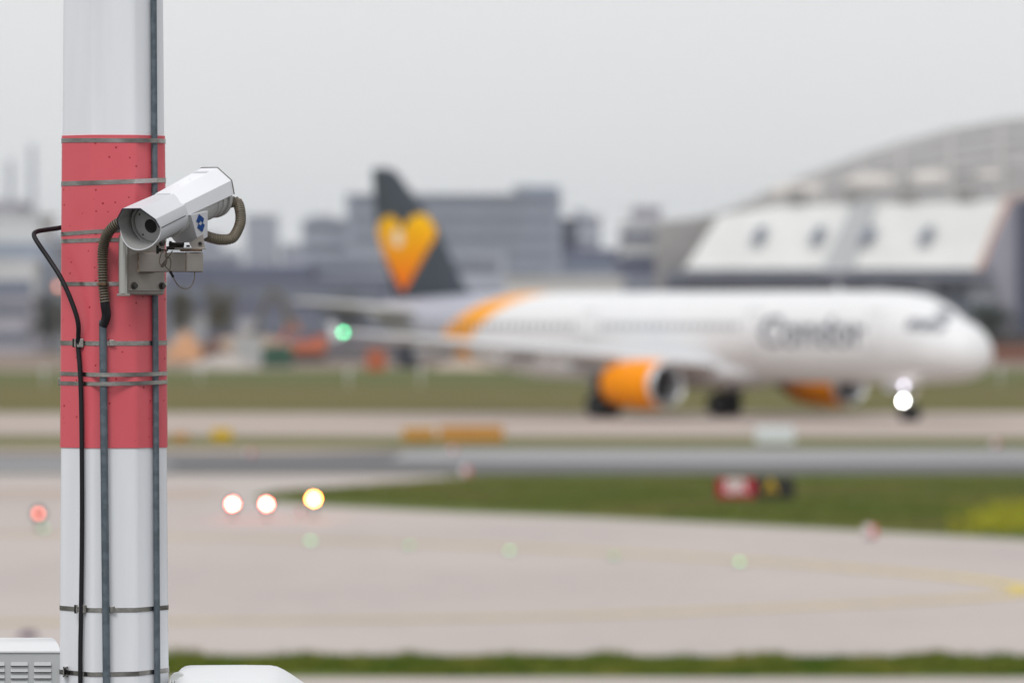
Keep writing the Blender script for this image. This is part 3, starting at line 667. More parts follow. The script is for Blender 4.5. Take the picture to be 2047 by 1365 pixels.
lo = bpy.data.objects.new("lettering", me); COL.objects.link(lo); lo.parent = fus; lo['label'] = "dark grey airline name on the white fuselage side"
# wings
def foil(le, te, z, th, y):              # section between leading and trailing stations
    c = te - le; up = [(0, 0), (.02, .35), (.08, .7), (.25, 1), (.5, .85), (.8, .35), (1, .02)]; lo_ = [(.8, -.12), (.5, -.35), (.25, -.42), (.08, -.35), (.02, -.2)]
    return [Vector((-(le + c * a), y, z + th * c * b)) for a, b in up + lo_]
for sd2 in (-1, 1):
    mb = MB(); mb.loft([foil(15.0, 23.4, 2.35, .10, sd2 * .8), foil(16.1, 23.5, 2.45, .10, sd2 * 1.9), foil(18.5, 23.9, 2.92, .085, sd2 * 6.4), foil(21.4, 25.4, 3.45, .075, sd2 * 11.8), foil(24.3, 25.9, 4.0, .07, sd2 * 16.9), foil(24.7, 25.9, 4.02, .03, sd2 * 17.05)])
    wg = mb.build("wing", M_WING, jet, smooth=40)
    for yy in (4.3, 7.9, 11.9):
        z = 2.45 + (yy - 1.9) * .103 - .28; st = 23.2 + max(0, yy - 6.4) * .28; mb = MB()
        mb.loft([[Vector((-(st - 1.9 + q * 3.4), sd2 * yy + .22 * rr * cos(t * pi / 6), z + .28 * rr * sin(t * pi / 6) - .1 * q)) for t in range(12)] for q, rr in ((0, .05), (.12, .6), (.4, 1), (.7, .8), (.95, .3), (1, .05))])
        mb.build("flap_fairing", M_WING, wg, smooth=60)
    mb = MB(); mb.loft([[Vector((-s, sd2 * 17.06 + yy, z)) for s, z in ((24.8, 3.8), (25.8, 3.65), (26.05, 4.5), (25.6, 4.5))] for yy in (-.03, .03)]); mb.build("wingtip_fence", M_WING, wg)
    # engine
    ec = (sd2 * 5.75, 1.62)
    def er(r, s, n=40): return [Vector((-s - .45, ec[0] + r * cos(2 * pi * i / n), ec[1] + r * 1.0 * sin(2 * pi * i / n))) for i in range(n)]
    mb = MB(); mb.loft([er(1.04, 14.95), er(1.12, 15.3), er(1.165, 16.0), er(1.14, 16.9), er(1.02, 17.9), er(.92, 18.4), er(.86, 18.4), er(.9, 17.5)], cap=False)
    eng = mb.build("engine", M_ORG, jet, smooth=50)
    mb = MB(); mb.loft([er(1.045, 14.97), er(1.0, 14.75), er(.95, 14.68), er(.90, 14.75), er(.86, 15.0), er(.84, 15.5), er(.86, 15.9)], cap=False); mb.build("inlet_lip", M_ALU, eng, smooth=50)
    mb = MB(); mb.loft([er(.86, 15.85), er(.86, 15.9)]); mb.build("fan", mat("fan_dark", (.015, .015, .018), .7, spec=.15), eng)
    mb = MB(); mb.loft([er(.02, 15.45), er(.14, 15.6), er(.26, 15.86)]); mb.build("spinner", M_DARK, eng, smooth=50)
    mb = MB(); mb.loft([er(.72, 17.6), er(.62, 18.9), er(.42, 19.5), er(.1, 20.0)]); mb.build("exhaust_core", M_DARK, eng, smooth=50)
    mb = MB(); mb.prism([Vector((-s - .3, ec[0] - .16, z)) for s, z in ((15.9, 2.72), (17.2, 2.9), (19.2, 2.95), (21.2, 2.6), (19.6, 2.2), (17.6, 2.3))], (0, .32, 0)); mb.build("pylon", M_WING, eng, bevel=.04)
    # main gear
    mb = MB(); gy = sd2 * 3.8; mb.cyl((-21.97, gy, .6), (-21.8, gy * .98, 2.6), .13, n=14); mb.cyl((-21.6, gy, 1.1), (-20.7, gy * .8, 2.3), .07, n=10); mb.prism([Vector((-21.2, gy + sd2 * .45, z)) if i < 2 else Vector((-22.5, gy + sd2 * .45, z)) for i, z in enumerate((1.0, 2.4, 2.4, 1.15))], (0, .04, 0))
    gear = mb.build("main_gear", M_STEEL, jet)
    for dy in (-.46, .46):
        mb = MB(); mb.tube([(-21.97, gy + dy - .21, .585), (-21.97, gy + dy - .17, .585), (-21.97, gy + dy + .17, .585), (-21.97, gy + dy + .21, .585)], [.50, .585, .585, .50], 32); wh = mb.build("wheel", M_TYRE, gear, smooth=40)
        mb = MB(); mb.cyl((-21.97, gy + dy - .225, .585), (-21.97, gy + dy + .225, .585), .24, n=20); mb.build("rim", mat("rim_grey", (.25, .25, .26), .5, .5), gear)
    # tailplane
    mb = MB(); mb.loft([foil(38.6, 42.9, 4.95, .08, sd2 * .2), foil(38.9, 42.9, 4.97, .08, sd2 * .9), foil(42.0, 43.7, 5.5, .07, sd2 * 5.9)]); mb.build("tailplane", M_WING, jet, smooth=40)
# belly fairing
mb = MB(); mb.loft([[Vector((-s, r * 2.0 * cos(2 * pi * i / 24), 2.15 + r * .78 * sin(2 * pi * i / 24))) for i in range(24)] for s, r in ((13.2, .1), (14.2, .62), (16, .95), (20, 1.02), (24, .95), (26, .6), (27, .1))]); mb.build("belly_fairing", M_WING, jet, smooth=60)
# fin, as thin aerofoil sections stacked upwards
def fsec(le, te, z, th): return [Vector((-(le + (te - le) * a), th * (te - le) * b, z)) for a, b in ((0, 0), (.04, .5), (.25, 1), (.6, .7), (1, .03), (1, -.03), (.6, -.7), (.25, -1), (.04, -.5))]
FS = [(34.6, 42.4, 5.55, .02), (36.5, 42.55, 5.95, .04), (37.2, 42.8, 6.5, .045), (38.95, 43.95, 9.0, .045), (42.3, 44.35, 11.95, .045), (42.95, 44.35, 12.2, .03)]
mb = MB(); mb.loft([fsec(*q) for q in FS]); fin = mb.build("fin", M_FIN, jet, smooth=40)
def fin_y(s, z):
    for a_, b_ in zip(FS, FS[1:]):
        if a_[2] <= z <= b_[2]:
            t = (z - a_[2]) / (b_[2] - a_[2]); le, te, _, th = [a_[i] + (b_[i] - a_[i]) * t for i in range(4)]; f = (s - le) / (te - le)
            if not 0 <= f <= 1: return None
            xs_ = ((0, 0), (.04, .5), (.25, 1), (.6, .7), (1, .03))
            for p, q in zip(xs_, xs_[1:]):
                if p[0] <= f <= q[0]: return th * (te - le) * (p[1] + (q[1] - p[1]) * (f - p[0]) / (q[0] - p[0]))
hm = bpy.data.materials.new("heart_gradient"); hm.use_nodes = True; hn = hm.node_tree; hb = hn.nodes['Principled BSDF']; hb.inputs['Roughness'].default_value = .5; hb.inputs['Specular IOR Level'].default_value = .12
t_ = hn.nodes.new("ShaderNodeTexCoord"); s3 = hn.nodes.new("ShaderNodeSeparateXYZ"); r3_ = hn.nodes.new("ShaderNodeMapRange"); r3_.inputs['From Min'].default_value = 6.2; r3_.inputs['From Max'].default_value = 9.9
rr_ = hn.nodes.new("ShaderNodeValToRGB"); rr_.color_ramp.elements[0].color = (.85, .15, .002, 1); rr_.color_ramp.elements[1].color = (.90, .52, .002, 1)
hn.links.new(t_.outputs['Object'], s3.inputs[0]); hn.links.new(s3.outputs['Z'], r3_.inputs[0]); hn.links.new(r3_.outputs[0], rr_.inputs[0]); hn.links.new(rr_.outputs[0], hb.inputs['Base Color'])
def in_heart(u, v):                      # outline of the heart in photo pixels, opened by a pale disc
    cx = 813; top = 432; bot = 580
    if v < 470:
        return (((u - 783) / 27) ** 2 + ((v - 466) / 34) ** 2 < 1) or (((u - 846) / 31) ** 2 + ((v - 466) / 36) ** 2 < 1) or (abs(u - 811) < 12 and v > 458)
    t = (v - 470) / (bot - 470)
    L = 757 + (806 - 757) * t ** 1.25; Rr = 878 + (814 - 878) * t ** 1.2
    return t < 1 and L < u < Rr
cell = 2.0
def fpt(u, v, side, out):
    s = 44.3 - (u - 745) / 25.3; z = CH + (V0 - v) / 40.0; y = fin_y(s, z)
    if y is None: return None
    return Vector((-s, side * (abs(y) + out), z))
for side in (-1, 1):
    mb = MB(); md = MB(); vv = 430
    while vv < 582:
        uu = 752
        while uu < 884:
            if in_heart(uu + 1, vv + 1):
                q = [fpt(uu, vv, side, .03), fpt(uu + cell, vv, side, .03), fpt(uu + cell, vv + cell, side, .03), fpt(uu, vv + cell, side, .03)]
                if all(q):
                    disc = (uu + 1 - 801) ** 2 / 144 + (vv + 1 - 476) ** 2 / 300 < 1
                    (md if disc else mb).add(q, [(0, 1, 2, 3)])
            uu += cell
        vv += cell
    mb.build("heart_emblem", hm, fin, smooth=0); md.build("emblem_disc", mat("emblem_pale", (.80, .68, .50), .4), fin, smooth=0)

# nose gear and lamps
mb = MB(); mb.cyl((-5.07, 0, .4), (-4.9, 0, 2.0), .09, n=12); mb.cyl((-5.0, 0, 1.0), (-4.1, 0, 1.9), .05, n=8); ng = mb.build("nose_gear", M_STEEL, jet)
for dy in (-.25, .25):
    mb = MB(); mb.tube([(-5.07, dy - .12, .38), (-5.07, dy - .09, .38), (-5.07, dy + .09, .38), (-5.07, dy + .12, .38)], [.31, .38, .38, .31], 28); mb.build("wheel", M_TYRE, ng, smooth=40)
for sd2 in (-1, 1):
    mb = MB(); mb.prism([Vector((-5.5, sd2 * .35, 1.78)), Vector((-6.4, sd2 * .35, 1.78)), Vector((-6.3, sd2 * .4, 1.35)), Vector((-5.6, sd2 * .4, 1.35))], (0, .03, 0)); mb.build("gear_door", M_WING, ng)
mb = MB(); mb.box((-4.93, -.3, 1.62), (.06, .6, .05)); mb.box((-4.93, -.32, .95), (.06, .6, .05)); mb.build("lamp_bar", M_STEEL, ng)
mb = MB(); mb.sphere((-4.88, -.60, .95), .10); mb.build("taxi_lamp", mat("lamp_white", (1, 1, 1), .3, emit=(1, .99, .98), es=45), ng)
mb = MB(); mb.sphere((-4.88, -.55, 1.62), .08); mb.build("landing_lamp", mat("lamp_lilac", (1, 1, 1), .3, emit=(.86, .82, 1.0), es=11), ng)
mb = MB(); mb.sphere((-24.75, -17.16, 4.03), .09); mb.build("navigation_lamp", mat("lamp_green", (.1, .6, .3), .3, emit=(.12, 1.0, .42), es=12), jet)
mb = MB(); mb.prism([Vector((-s, -.02, z)) for s, z in ((9.6, 5.88), (9.9, 5.88), (10.0, 6.3), (9.85, 6.3))], (0, .04, 0)); mb.build("antenna", M_WING, jet)

# ------------------------------------------------------------------ lights and signs on the airfield
M_YP = mat("lamp_yellow_paint", (.50, .30, .02), .5)
def lamp_post(name, label, u, v, h, r, emit, es, cat="airfield light", group=None, bodycol=M_DARK):
    y = (CH - h) * FPX / (v - V0); x = (u - 1023.5) / FPX * y
    t = thing(name, label, cat, (x, y, 0), group=group)
    mb = MB(); mb.cyl((0, 0, 0), (0, 0, .03), .13, .11, 16); mb.build("foot", bodycol, t)
    mb = MB(); mb.cyl((0, 0, .03), (0, 0, h - r * .8), .025, n=10); mb.build("stem", bodycol, t)
    mb = MB(); mb.cyl((0, .02, h), (0, .16, h), r * 1.15, r * .8, 16); mb.cyl((0, 0, h - r * 1.3), (0, 0, h - r * .7), r * .8, r, 12); mb.build("lamp_housing", bodycol, t)
    mb = MB(); mb.tube([(0, .012, h), (0, .03, h)], .15, 20); mb.build("rim_darkening_disc", M_BLACK, t)  # black disc added to darken the blurred rim round the lens
    mb = MB(); mb.sphere((0, -.03, h), r); mb.build("lens", mat("lamp_" + name + "_%d" % int(es) + str(u), (.5, .4, .4), .3, emit=emit, es=es), t)
    return t
lamp_post("stop_bar_light", "left of the two glaring red lamps right of the mast", 465, 1007, .34, .055, (1, .10, .075), 190, group="red stop bar lights")
lamp_post("stop_bar_light", "right of the two glaring red lamps, next to the yellow one", 533, 1007, .34, .055, (1, .10, .075), 190, group="red stop bar lights")
lamp_post("stop_bar_light", "dim salmon red lamp on the apron left of the mast", 77, 1026, .34, .055, (1, .17, .10), 7.5, group="red stop bar lights")
lamp_post("runway_guard_light", "bright yellow lamp at the tip of the grass wedge", 627, 997, .45, .072, (1, .29, .05), 150)
lamp_post("obstruction_light", "faint red lamp on a thin pole, half hidden by the mast's left edge", 112, 573, 6.5, .26, (1, .30, .20), 4.2, "obstruction light") if False else None
y_ = 420.0; t = thing("obstruction_light", "faint red lamp on a tall thin pole, half hidden by the mast's left edge", "obstruction light", ((117 - 1023.5) / FPX * y_, y_, 0))
hz = CH + (V0 - 573) / FPX * y_
mb = MB(); mb.cyl((0, 0, 0), (0, 0, hz - .2), .09, .05, 10); mb.build("pole", M_STEEL, t); mb = MB(); mb.sphere((0, 0, hz), .20); mb.build("lamp", mat("lamp_salmon", (.6, .3, .2), .3, emit=(1, .32, .2), es=2.6), t)
gi = 0
for u, v, es, lb in ((88, 1062, 2.0, "green pavement light left of the mast, below the dim red lamp"), (621, 1087, 3.6, "leftmost green pavement light right of the mast, under the yellow lamp"), (818, 1096, 1.4, "faint green pavement light, second right of the mast"), (1019, 1107, 2.6, "green pavement light, third right of the mast, at mid frame"), (1228, 1117, .9, "barely lit green pavement light, fourth right of the mast"), (1478, 1130, 3.0, "rightmost green pavement light, below the red and black sign")):
    g = G(u, v); t = thing("pavement_light", lb, "airfield light", (g.x, g.y, .012), group="green lights along the yellow taxi line")
    mb = MB(); mb.cyl((0, 0, 0), (0, 0, .045), .16, .10, 20); mb.build("fixture", M_STEEL, t, bevel=.004)
    mb = MB(); mb.sphere((0, -.06, .055), .055, sc=(1, .8, .7)); mb.build("lens", mat("lamp_green_%d" % gi, (.2, .5, .3), .3, emit=(.25, 1, .35), es=es * .6), t); gi += 1
g = G(56, 1276); t = thing("pavement_light", "dark unlit pavement fixture just above the louvred cabinet's lid", "airfield light", (g.x, g.y, .012)); mb = MB(); mb.cyl((0, 0, 0), (0, 0, .10), .17, .10, 20); mb.build("fixture", mat("fixture_plum", (.10, .06, .09), .7), t)

def box_sign(name, label, u0, u1, v0, v1, y, parts, group=None, dep=.35, frame=M_DARK):
    x0, x1 = (u0 - 1023.5) / FPX * y, (u1 - 1023.5) / FPX * y; zt_, zb_ = CH - (v0 - V0) / FPX * y, max(.12, CH - (v1 - V0) / FPX * y); xc = (x0 + x1) / 2
    t = thing(name, label, "sign", (xc, y, 0), group=group); wd = x1 - x0
    mb = MB(); mb.box((0, dep / 2, (zt_ + zb_) / 2), (wd + .05, dep, zt_ - zb_ + .05)); mb.build("cabinet", frame, t, bevel=.015)
    for sx in (-.38, 0, .38):
        mb = MB(); mb.cyl((sx * wd, dep / 2, 0), (sx * wd, dep / 2, zb_), .035, n=10); mb.build("leg", M_STEEL, t)
    for f0, f1, m in parts:
        mb = MB(); mb.box((x0 - xc + wd * (f0 + f1) / 2, -.012, (zt_ + zb_) / 2), (wd * (f1 - f0) - .02, .02, zt_ - zb_ - .03)); mb.build("panel", m, t)
    return t, wd, zb_, zt_
def glyph(t, txt, x, z, size, m, y=-.026):
    fc = bpy.data.curves.new("g", 'FONT'); fc.body = txt; fc.size = size; fc.align_x = 'CENTER'; fc.offset = size * .02; fc.extrude = .002
    fo = bpy.data.objects.new("g", fc); COL.objects.link(fo); bpy.context.view_layer.update()
    me = bpy.data.meshes.new_from_object(fo.evaluated_get(bpy.context.evaluated_depsgraph_get())); bpy.data.objects.remove(fo)
    me.transform(Matrix.Translation((x, y, z)) @ Matrix.Rotation(R(90), 4, 'X')); me.materials.clear(); me.materials.append(m)
    o = bpy.data.objects.new("symbol", me); COL.objects.link(o); o.parent = t; return o
M_SR = mat("sign_red", (.46, .015, .03), .45); M_SB = mat("sign_black", (.018, .016, .012), .45); M_SW = mat("sign_white", (.8, .8, .8), .45); M_SY = mat("sign_yellow", (.62, .40, .01), .45); M_SO = mat("sign_orange", (.52, .25, .05), .5)
M_SWB = mat("sign_back_white", (.66, .70, .72), .5)
t, wd, zb_, zt_ = box_sign("holding_position_sign", "low runway sign, red half with white figures, black half with a yellow letter", 1433, 1587, 955, 1003, 153.0, ((0, .5, M_SR), (.5, 1, M_SB)))
glyph(t, "8R", -wd * .25, zb_ + .13, .50, M_SW); glyph(t, "A", wd * .20, zb_ + .13, .50, M_SY)
box_sign("guidance_sign", "shorter left one of the pair of orange signs beyond the runway", 806, 868, 856, 884, 224.0, ((0, 1, M_SO),), "orange signs beyond the runway", frame=M_SY)
box_sign("guidance_sign", "longer right one of the pair of orange signs beyond the runway", 880, 1005, 852, 884, 222.0, ((0, .42, M_SO), (.44, 1, M_SO)), "orange signs beyond the runway", frame=M_SO)
box_sign("guidance_sign", "small square yellow sign on the verge beyond the runway, right of the mast", 424, 462, 858, 884, 224.0, ((0, 1, M_SY),), frame=M_SY)
box_sign("guidance_sign", "white sign back on the verge under the airliner's nose section", 1512, 1587, 853, 888, 220.0, ((0, 1, M_SWB),), frame=M_SWB)
box_sign("guidance_sign", "pale ochre sign on the verge, first right of the mast", 345, 375, 866, 884, 224.0, ((0, 1, M_SO),), frame=mat("ochre_panel", (.42, .30, .18), .6))
M_MW = mat("marker_white", (.62, .55, .56), .5); M_MR = mat("marker_red", (.62, .10, .10), .5)
def marker(u, v, r, label, s=1):
    g = G(u, v); t = thing("edge_marker", label, "marker", (g.x, g.y, 0), group="red and white edge markers")
    mb = MB(); mb.cyl((0, 0, 0), (0, 0, r), .02, n=8); mb.build("stake", M_STEEL, t)
    mb = MB(); mb.tube([(-r, 0, r + .02), (-r * .8, 0, r + .02), (r * .15, 0, r + .02)], [r * .6, r, r], 16); mb.build("white_drum", M_MW, t)
    mb = MB(); mb.tube([(r * .16, 0, r + .02), (r * .9, 0, r + .02)], [r, r * .8], 16); mb.build("red_cap", M_MR, t)
marker(1740, 1078, .145, "white and red marker at the near edge of the grass wedge")
marker(931, 955, .15, "pinkish marker on the near edge of the runway, right of mid frame")
marker(500, 915, .13, "pale marker on the far edge of the runway, nearest the mast")
marker(598, 1032, .10, "small pale marker just below the yellow lamp")
marker(1990, 897, .14, "pale marker on the far edge of the runway, below the airliner's nose")
marker(905, 908, .12, "pale marker in front of the longer orange sign")
for u, v, lb in ((88, 772, "thin white post in the meadow left of the mast"), (400, 765, "thin white post in the meadow, nearest right of the mast"), (697, 775, "thin white post in the meadow under the wingtip"), (841, 772, "thin white post in the meadow under the rear fuselage"), (2000, 770, "thin white post in the meadow ahead of the airliner's nose")):
    g = G(u, v); t = thing("marker_post", lb, "post", (g.x, g.y, 0), group="white posts in the meadow")
    mb = MB(); mb.cyl((0, 0, 0), (0, 0, 1.0), .06, n=10); mb.build("post", M_MW, t); mb = MB(); mb.box((0, 0, 1.15), (.34, .2, .22)); mb.build("reflector", M_SWB, t, bevel=.02)

# ------------------------------------------------------------------ background buildings
M_WIN = mat("window_glass", (.15, .17, .215), .4)
def bld(name, label, y, blocks, cat="building", dep=30, group=None):
    """blocks: (u0, u1, vtop, material, floors, yoffset)"""
    b0 = blocks[0]; xc = ((b0[0] + b0[1]) / 2 - 1023.5) / FPX * y
    t = thing(name, label, cat, (xc, y, 0), group=group)
    for u0, u1, vt, m, fl, yo in blocks:
        yy = y + yo; x0, x1 = (u0 - 1023.5) / FPX * yy, (u1 - 1023.5) / FPX * yy; h = CH + (V0 - vt) / FPX * yy
        mb = MB(); mb.box(((x0 + x1) / 2 - xc, yo + dep / 2, h / 2), (x1 - x0, dep, h)); mb.build("block", m, t)
        mb = MB(); mb.box(((x0 + x1) / 2 - xc, yo + dep / 2, h + .25), (x1 - x0 + .6, dep + .6, .5)); mb.build("roof", m, t)
        for i in range(fl):
            z = h * (i + .62) / fl; mb = MB(); mb.box(((x0 + x1) / 2 - xc, yo - .02, z), ((x1 - x0) * .94, .3, h / fl * .38)); mb.build("window_band", M_WIN, t)
    return t
cA = mat("facade_slate_hazed", (.285, .325, .40), .7, col2=(.25, .275, .315), scale=.09, stretch=(1, 1, .25)); cB = mat("facade_dark", (.13, .14, .20), .7, col2=(.10, .11, .16), scale=.05); cC = mat("facade_pale", (.56, .565, .56), .7, var=.08, scale=.1)  # facade colours paled, standing in for part of the distance haze
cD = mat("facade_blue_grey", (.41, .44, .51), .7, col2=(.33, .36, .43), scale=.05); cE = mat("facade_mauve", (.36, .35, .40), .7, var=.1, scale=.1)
bld("office_block", "large slate grey office block behind the airliner's tail fin", 1500, [(692, 1122, 392, cA, 8, 0), (1028, 1118, 376, cA, 0, 4), (1122, 1155, 440, cB, 5, 10), (604, 700, 442, cD, 6, 40)])  # dark right-hand block paints in the office block's shaded side
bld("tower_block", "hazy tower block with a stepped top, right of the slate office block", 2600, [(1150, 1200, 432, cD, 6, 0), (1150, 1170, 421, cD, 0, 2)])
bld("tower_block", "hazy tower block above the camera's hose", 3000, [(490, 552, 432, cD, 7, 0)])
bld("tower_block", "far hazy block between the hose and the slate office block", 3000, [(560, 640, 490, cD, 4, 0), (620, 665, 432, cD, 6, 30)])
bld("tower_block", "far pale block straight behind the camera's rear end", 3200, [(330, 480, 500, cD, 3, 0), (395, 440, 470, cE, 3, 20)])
bld("warehouse", "long low dark warehouse behind the works area", 1150, [(250, 780, 560, cB, 2, 0), (330, 620, 535, cB, 0, 30), (600, 1010, 512, cD, 3, 60)])
bld("warehouse", "dark low hall between the slate office block and the terraced terminal", 1250, [(1125, 1245, 503, cB, 2, 0), (1090, 1300, 552, cD, 2, -20)])
bld("warehouse", "pale flat roofed hall seen above the airliner's roof", 700, [(1010, 1245, 562, cC, 1, 0)])
bld("terminal", "terraced terminal with pale storeys and dark window bands, left of the arched hangar", 1000, [(1240, 1380, 560, cD, 2, -8), (1236, 1352, 523, cB, 0, -2), (1245, 1362, 490, cC, 2, 0), (1247, 1372, 470, cB, 0, 5), (1250, 1360, 447, cC, 1, 8), (1270, 1322, 418, cE, 1, 14)])
bld("grey_hall", "pale halls with a dark band at the left edge of the photo", 800, [(-60, 62, 600, cE, 2, -20), (-60, 68, 525, cC, 1, 0), (-60, 100, 493, cA, 0, 12), (-60, 78, 432, cC, 0, 30), (-20, 28, 408, cE, 0, 40)])
bld("dark_hall", "dark hall between the pale halls and the mast", 900, [(70, 240, 520, cA, 3, 0), (85, 200, 470, cD, 3, 30), (100, 190, 590, cB, 0, -15)])
for u, vt, lb in ((20, 330, "left of two faint tall chimneys at the left edge"), (64, 300, "right of two faint tall chimneys at the left edge")):
    y = 4200; h = CH + (V0 - vt) / FPX * y; t = thing("chimney", lb, "chimney", ((u - 1023.5) / FPX * y, y, 0), group="chimneys in the haze")
    mb = MB(); mb.cyl((0, 0, 0), (0, 0, h), 3.6, 2.0, 16); mb.build("stack", cD, t); mb = MB(); mb.cyl((0, 0, h), (0, 0, h + 3), 2.4, 2.4, 16); mb.build("cap", cD, t)
# arched hangar
HY = 900.0; hk = HY / FPX
hg = thing("hangar", "huge arched hangar with a pale slanted front and four dark windows", "hangar", ((1700 - 1023.5) * hk, HY, 0))
HGO = Vector(hg.location)
M_ROOF = mat("hangar_roof", (.37, .36, .355), .7, col2=(.27, .265, .262), scale=.14, stretch=(.35, 1, 1.6)); M_PAN = mat("hangar_panel", (.64, .645, .63), .6, var=.05, scale=.15)
def hp_(u, v, dy): return P(u, v, HY + dy)
out = [(1310, 447, 442), (1380, 438, 436), (1440, 428, 425), (1500, 402, 412), (1560, 372, 410), (1640, 342, 408), (1720, 312, 406), (1800, 286, 404), (1900, 259, 402), (2000, 241, 399), (2100, 229, 396), (2250, 218, 392), (2400, 215, 390)]
mb = MB(); rows = []
for u, vt, ve_ in out:
    rows.append([hp_(u, ve_ + 2 , 0)] + [hp_(u, ve_ + (vt - ve_) * sin(j / 8 * pi / 2), 4 + 70 * (1 - cos(j / 8 * pi / 2))) for j in range(1, 9)] + [hp_(u, vt, 130), Vector((hp_(u, vt, 130).x, HY + 130, 0)), Vector((hp_(u, vt, 0).x, HY, 0))])
mb.loft(rows); mb.build("roof", M_ROOF, hg, HGO, smooth=50)
for u, vt, ve_ in [o_ for o_ in out[3:]]:     # ribs over the roof
    mb = MB(); mb.tube([hp_(u, ve_ + (vt - ve_) * sin(j / 8 * pi / 2), 3 + 70 * (1 - cos(j / 8 * pi / 2))) for j in range(9)], .5, 6); mb.build("roof_rib", mat("rib_pale", (.42, .405, .395), .7), hg, HGO)
for j in range(1, 8):
    mb = MB(); mb.tube([hp_(u, ve_ + (vt - ve_) * sin(j / 8 * pi / 2), 3.2 + 70 * (1 - cos(j / 8 * pi / 2))) for u, vt, ve_ in out[2:]], .3, 6); mb.build("purlin", mat("purlin_grey", (.35, .34, .335), .7), hg, HGO)
for u, v in ((1595, 385), (1745, 368), (1865, 362), (1985, 358)):
    mb = MB(); mb.sphere(hp_(u, v, 10), 2.6, sc=(1.7, 1, .6)); mb.build("skylight", mat("skylight_pale", (.62, .58, .54), .5), hg, HGO)
for u, v in ((1592, 390), (1705, 388), (1815, 386), (1930, 384)):
    mb = MB(); mb.box(hp_(u, v + 2, -1), (2.6, 3, 2.4)); mb.build("roof_vent", mat("vent_grey", (.30, .295, .29), .7), hg, HGO)
def slab(name, pts, m, d=1.0, dy=0): mb = MB(); mb.prism([hp_(u, v, dy + e) for u, v, e in pts], (0, d, 0)); return mb.build(name, m, hg, HGO)
slab("front_panel", [(1368, 538, -14), (1650, 538, -14), (1706, 408, -2), (1560, 412, -2), (1438, 430, -2)], M_PAN)
slab("front_panel", [(1690, 538, -14), (1950, 538, -14), (2012, 402, -2), (1740, 408, -2)], M_PAN)
slab("dividing_strip", [(1640, 542, -15), (1700, 542, -15), (1752, 406, -3), (1706, 406, -3)], mat("strip_grey", (.38, .39, .40), .6))
for u in (1517, 1634, 1735, 1851):
    a_ = hp_(u, 467, -9.6); mb = MB(); mb.prism([hp_(u + x, 467 - z, -8.6 - .092 * (-z)) + Vector((0, -.8, 0)) for x, z in ((-19, -17), (2, -17), (19, 15), (-1, 15))], (0, .6, 0)); mb.build("window", M_WIN, hg, HGO)
slab("edge_trim", [(1950, 540, -14.4), (1962, 540, -14.4), (2024, 400, -2.4), (2060, 392, -2.4), (2060, 384, -2.4), (2010, 396, -2.4)], mat("trim_rust", (.46, .30, .24), .7))
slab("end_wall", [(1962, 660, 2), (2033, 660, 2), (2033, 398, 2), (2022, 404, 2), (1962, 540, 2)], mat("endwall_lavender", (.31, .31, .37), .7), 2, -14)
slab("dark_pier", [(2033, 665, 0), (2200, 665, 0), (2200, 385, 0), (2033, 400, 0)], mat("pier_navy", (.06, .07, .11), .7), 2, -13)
slab("lower_wall", [(1330, 668, 0), (1985, 668, 0), (1985, 541, 0), (1330, 541, 0)], mat("lower_slate", (.205, .235, .295), .7, var=.1, scale=.1), 6, -12)
for i, (u0, u1) in enumerate(((1740, 1770), (1830, 1870), (1935, 1985))):
    slab("door_leaf", [(u0, 668, 0), (u1, 668, 0), (u1, 565 - i * 6, 0), (u0, 565 - i * 6, 0)], mat("door_grey", (.30, .325, .38), .7), 1, -14)
slab("canopy", [(1330, 560, 0), (1985, 560, 0), (1985, 543, 0), (1330, 543, 0)], mat("canopy_dark", (.17, .185, .235), .7), 3, -16)

# ------------------------------------------------------------------ works area: diggers, heaps, containers
def ybase(v): return CH * FPX / (v - V0)
M_MO = mat("machine_orange", (.52, .13, .05), .5); M_MG = mat("machine_green", (.03, .10, .06), .5); M_ML = mat("machine_light", (.45, .46, .46), .5)
def digger(u, y, s, label, flip=1, body=M_MO, boomcol=None):
    x = (u - 1023.5) / FPX * y; t = thing("excavator", label, "excavator", (x, y, 0), (0, 0, 0), "excavators in the works area"); t.scale = (s * flip, s, s)
    mb = MB(); mb.loft([[Vector((a * 1.75, yy, b)) for a, b in ((-1, .1), (1, .1), (1.15, .45), (1, .85), (-1, .85), (-1.15, .45))] for yy in (-1.3, -.75)]); mb.build("track", M_DARK, t)
    mb = MB(); mb.loft([[Vector((a * 1.75, yy, b)) for a, b in ((-1, .1), (1, .1), (1.15, .45), (1, .85), (-1, .85), (-1.15, .45))] for yy in (.75, 1.3)]); mb.build("track", M_DARK, t)
    mb = MB(); mb.box((.3, 0, 1.6), (3.2, 2.5, 1.2)); mb.box((1.4, 0, 2.3), (1.2, 2.3, .8)); mb.build("superstructure", body, t, bevel=.12)
    mb = MB(); mb.box((-.9, -.7, 2.5), (1.3, 1.0, 1.5)); cab = mb.build("cab", body, t, bevel=.1)
    mb = MB(); mb.box((-.95, -.7, 2.6), (1.36, 1.06, .9)); mb.build("cab_window", M_WIN, cab)
    mb = MB(); mb.tube([(-.6, .3, 2.0), (-1.8, .3, 4.6), (-2.6, .3, 6.6), (-3.4, .3, 7.3)], [.32, .36, .3, .2], 8); mb.build("boom", boomcol or body, t)
    mb = MB(); mb.tube([(-3.2, .3, 7.4), (-4.6, .3, 4.6), (-5.0, .3, 3.2)], [.28, .22, .2], 8); mb.build("stick", boomcol or body, t)
    mb = MB(); mb.prism([Vector((a, -.3, b)) for a, b in ((-5.4, 3.2), (-4.6, 3.3), (-4.4, 2.4), (-4.9, 1.9), (-5.6, 2.3))], (0, 1.2, 0)); mb.build("bucket", M_DARK, t)
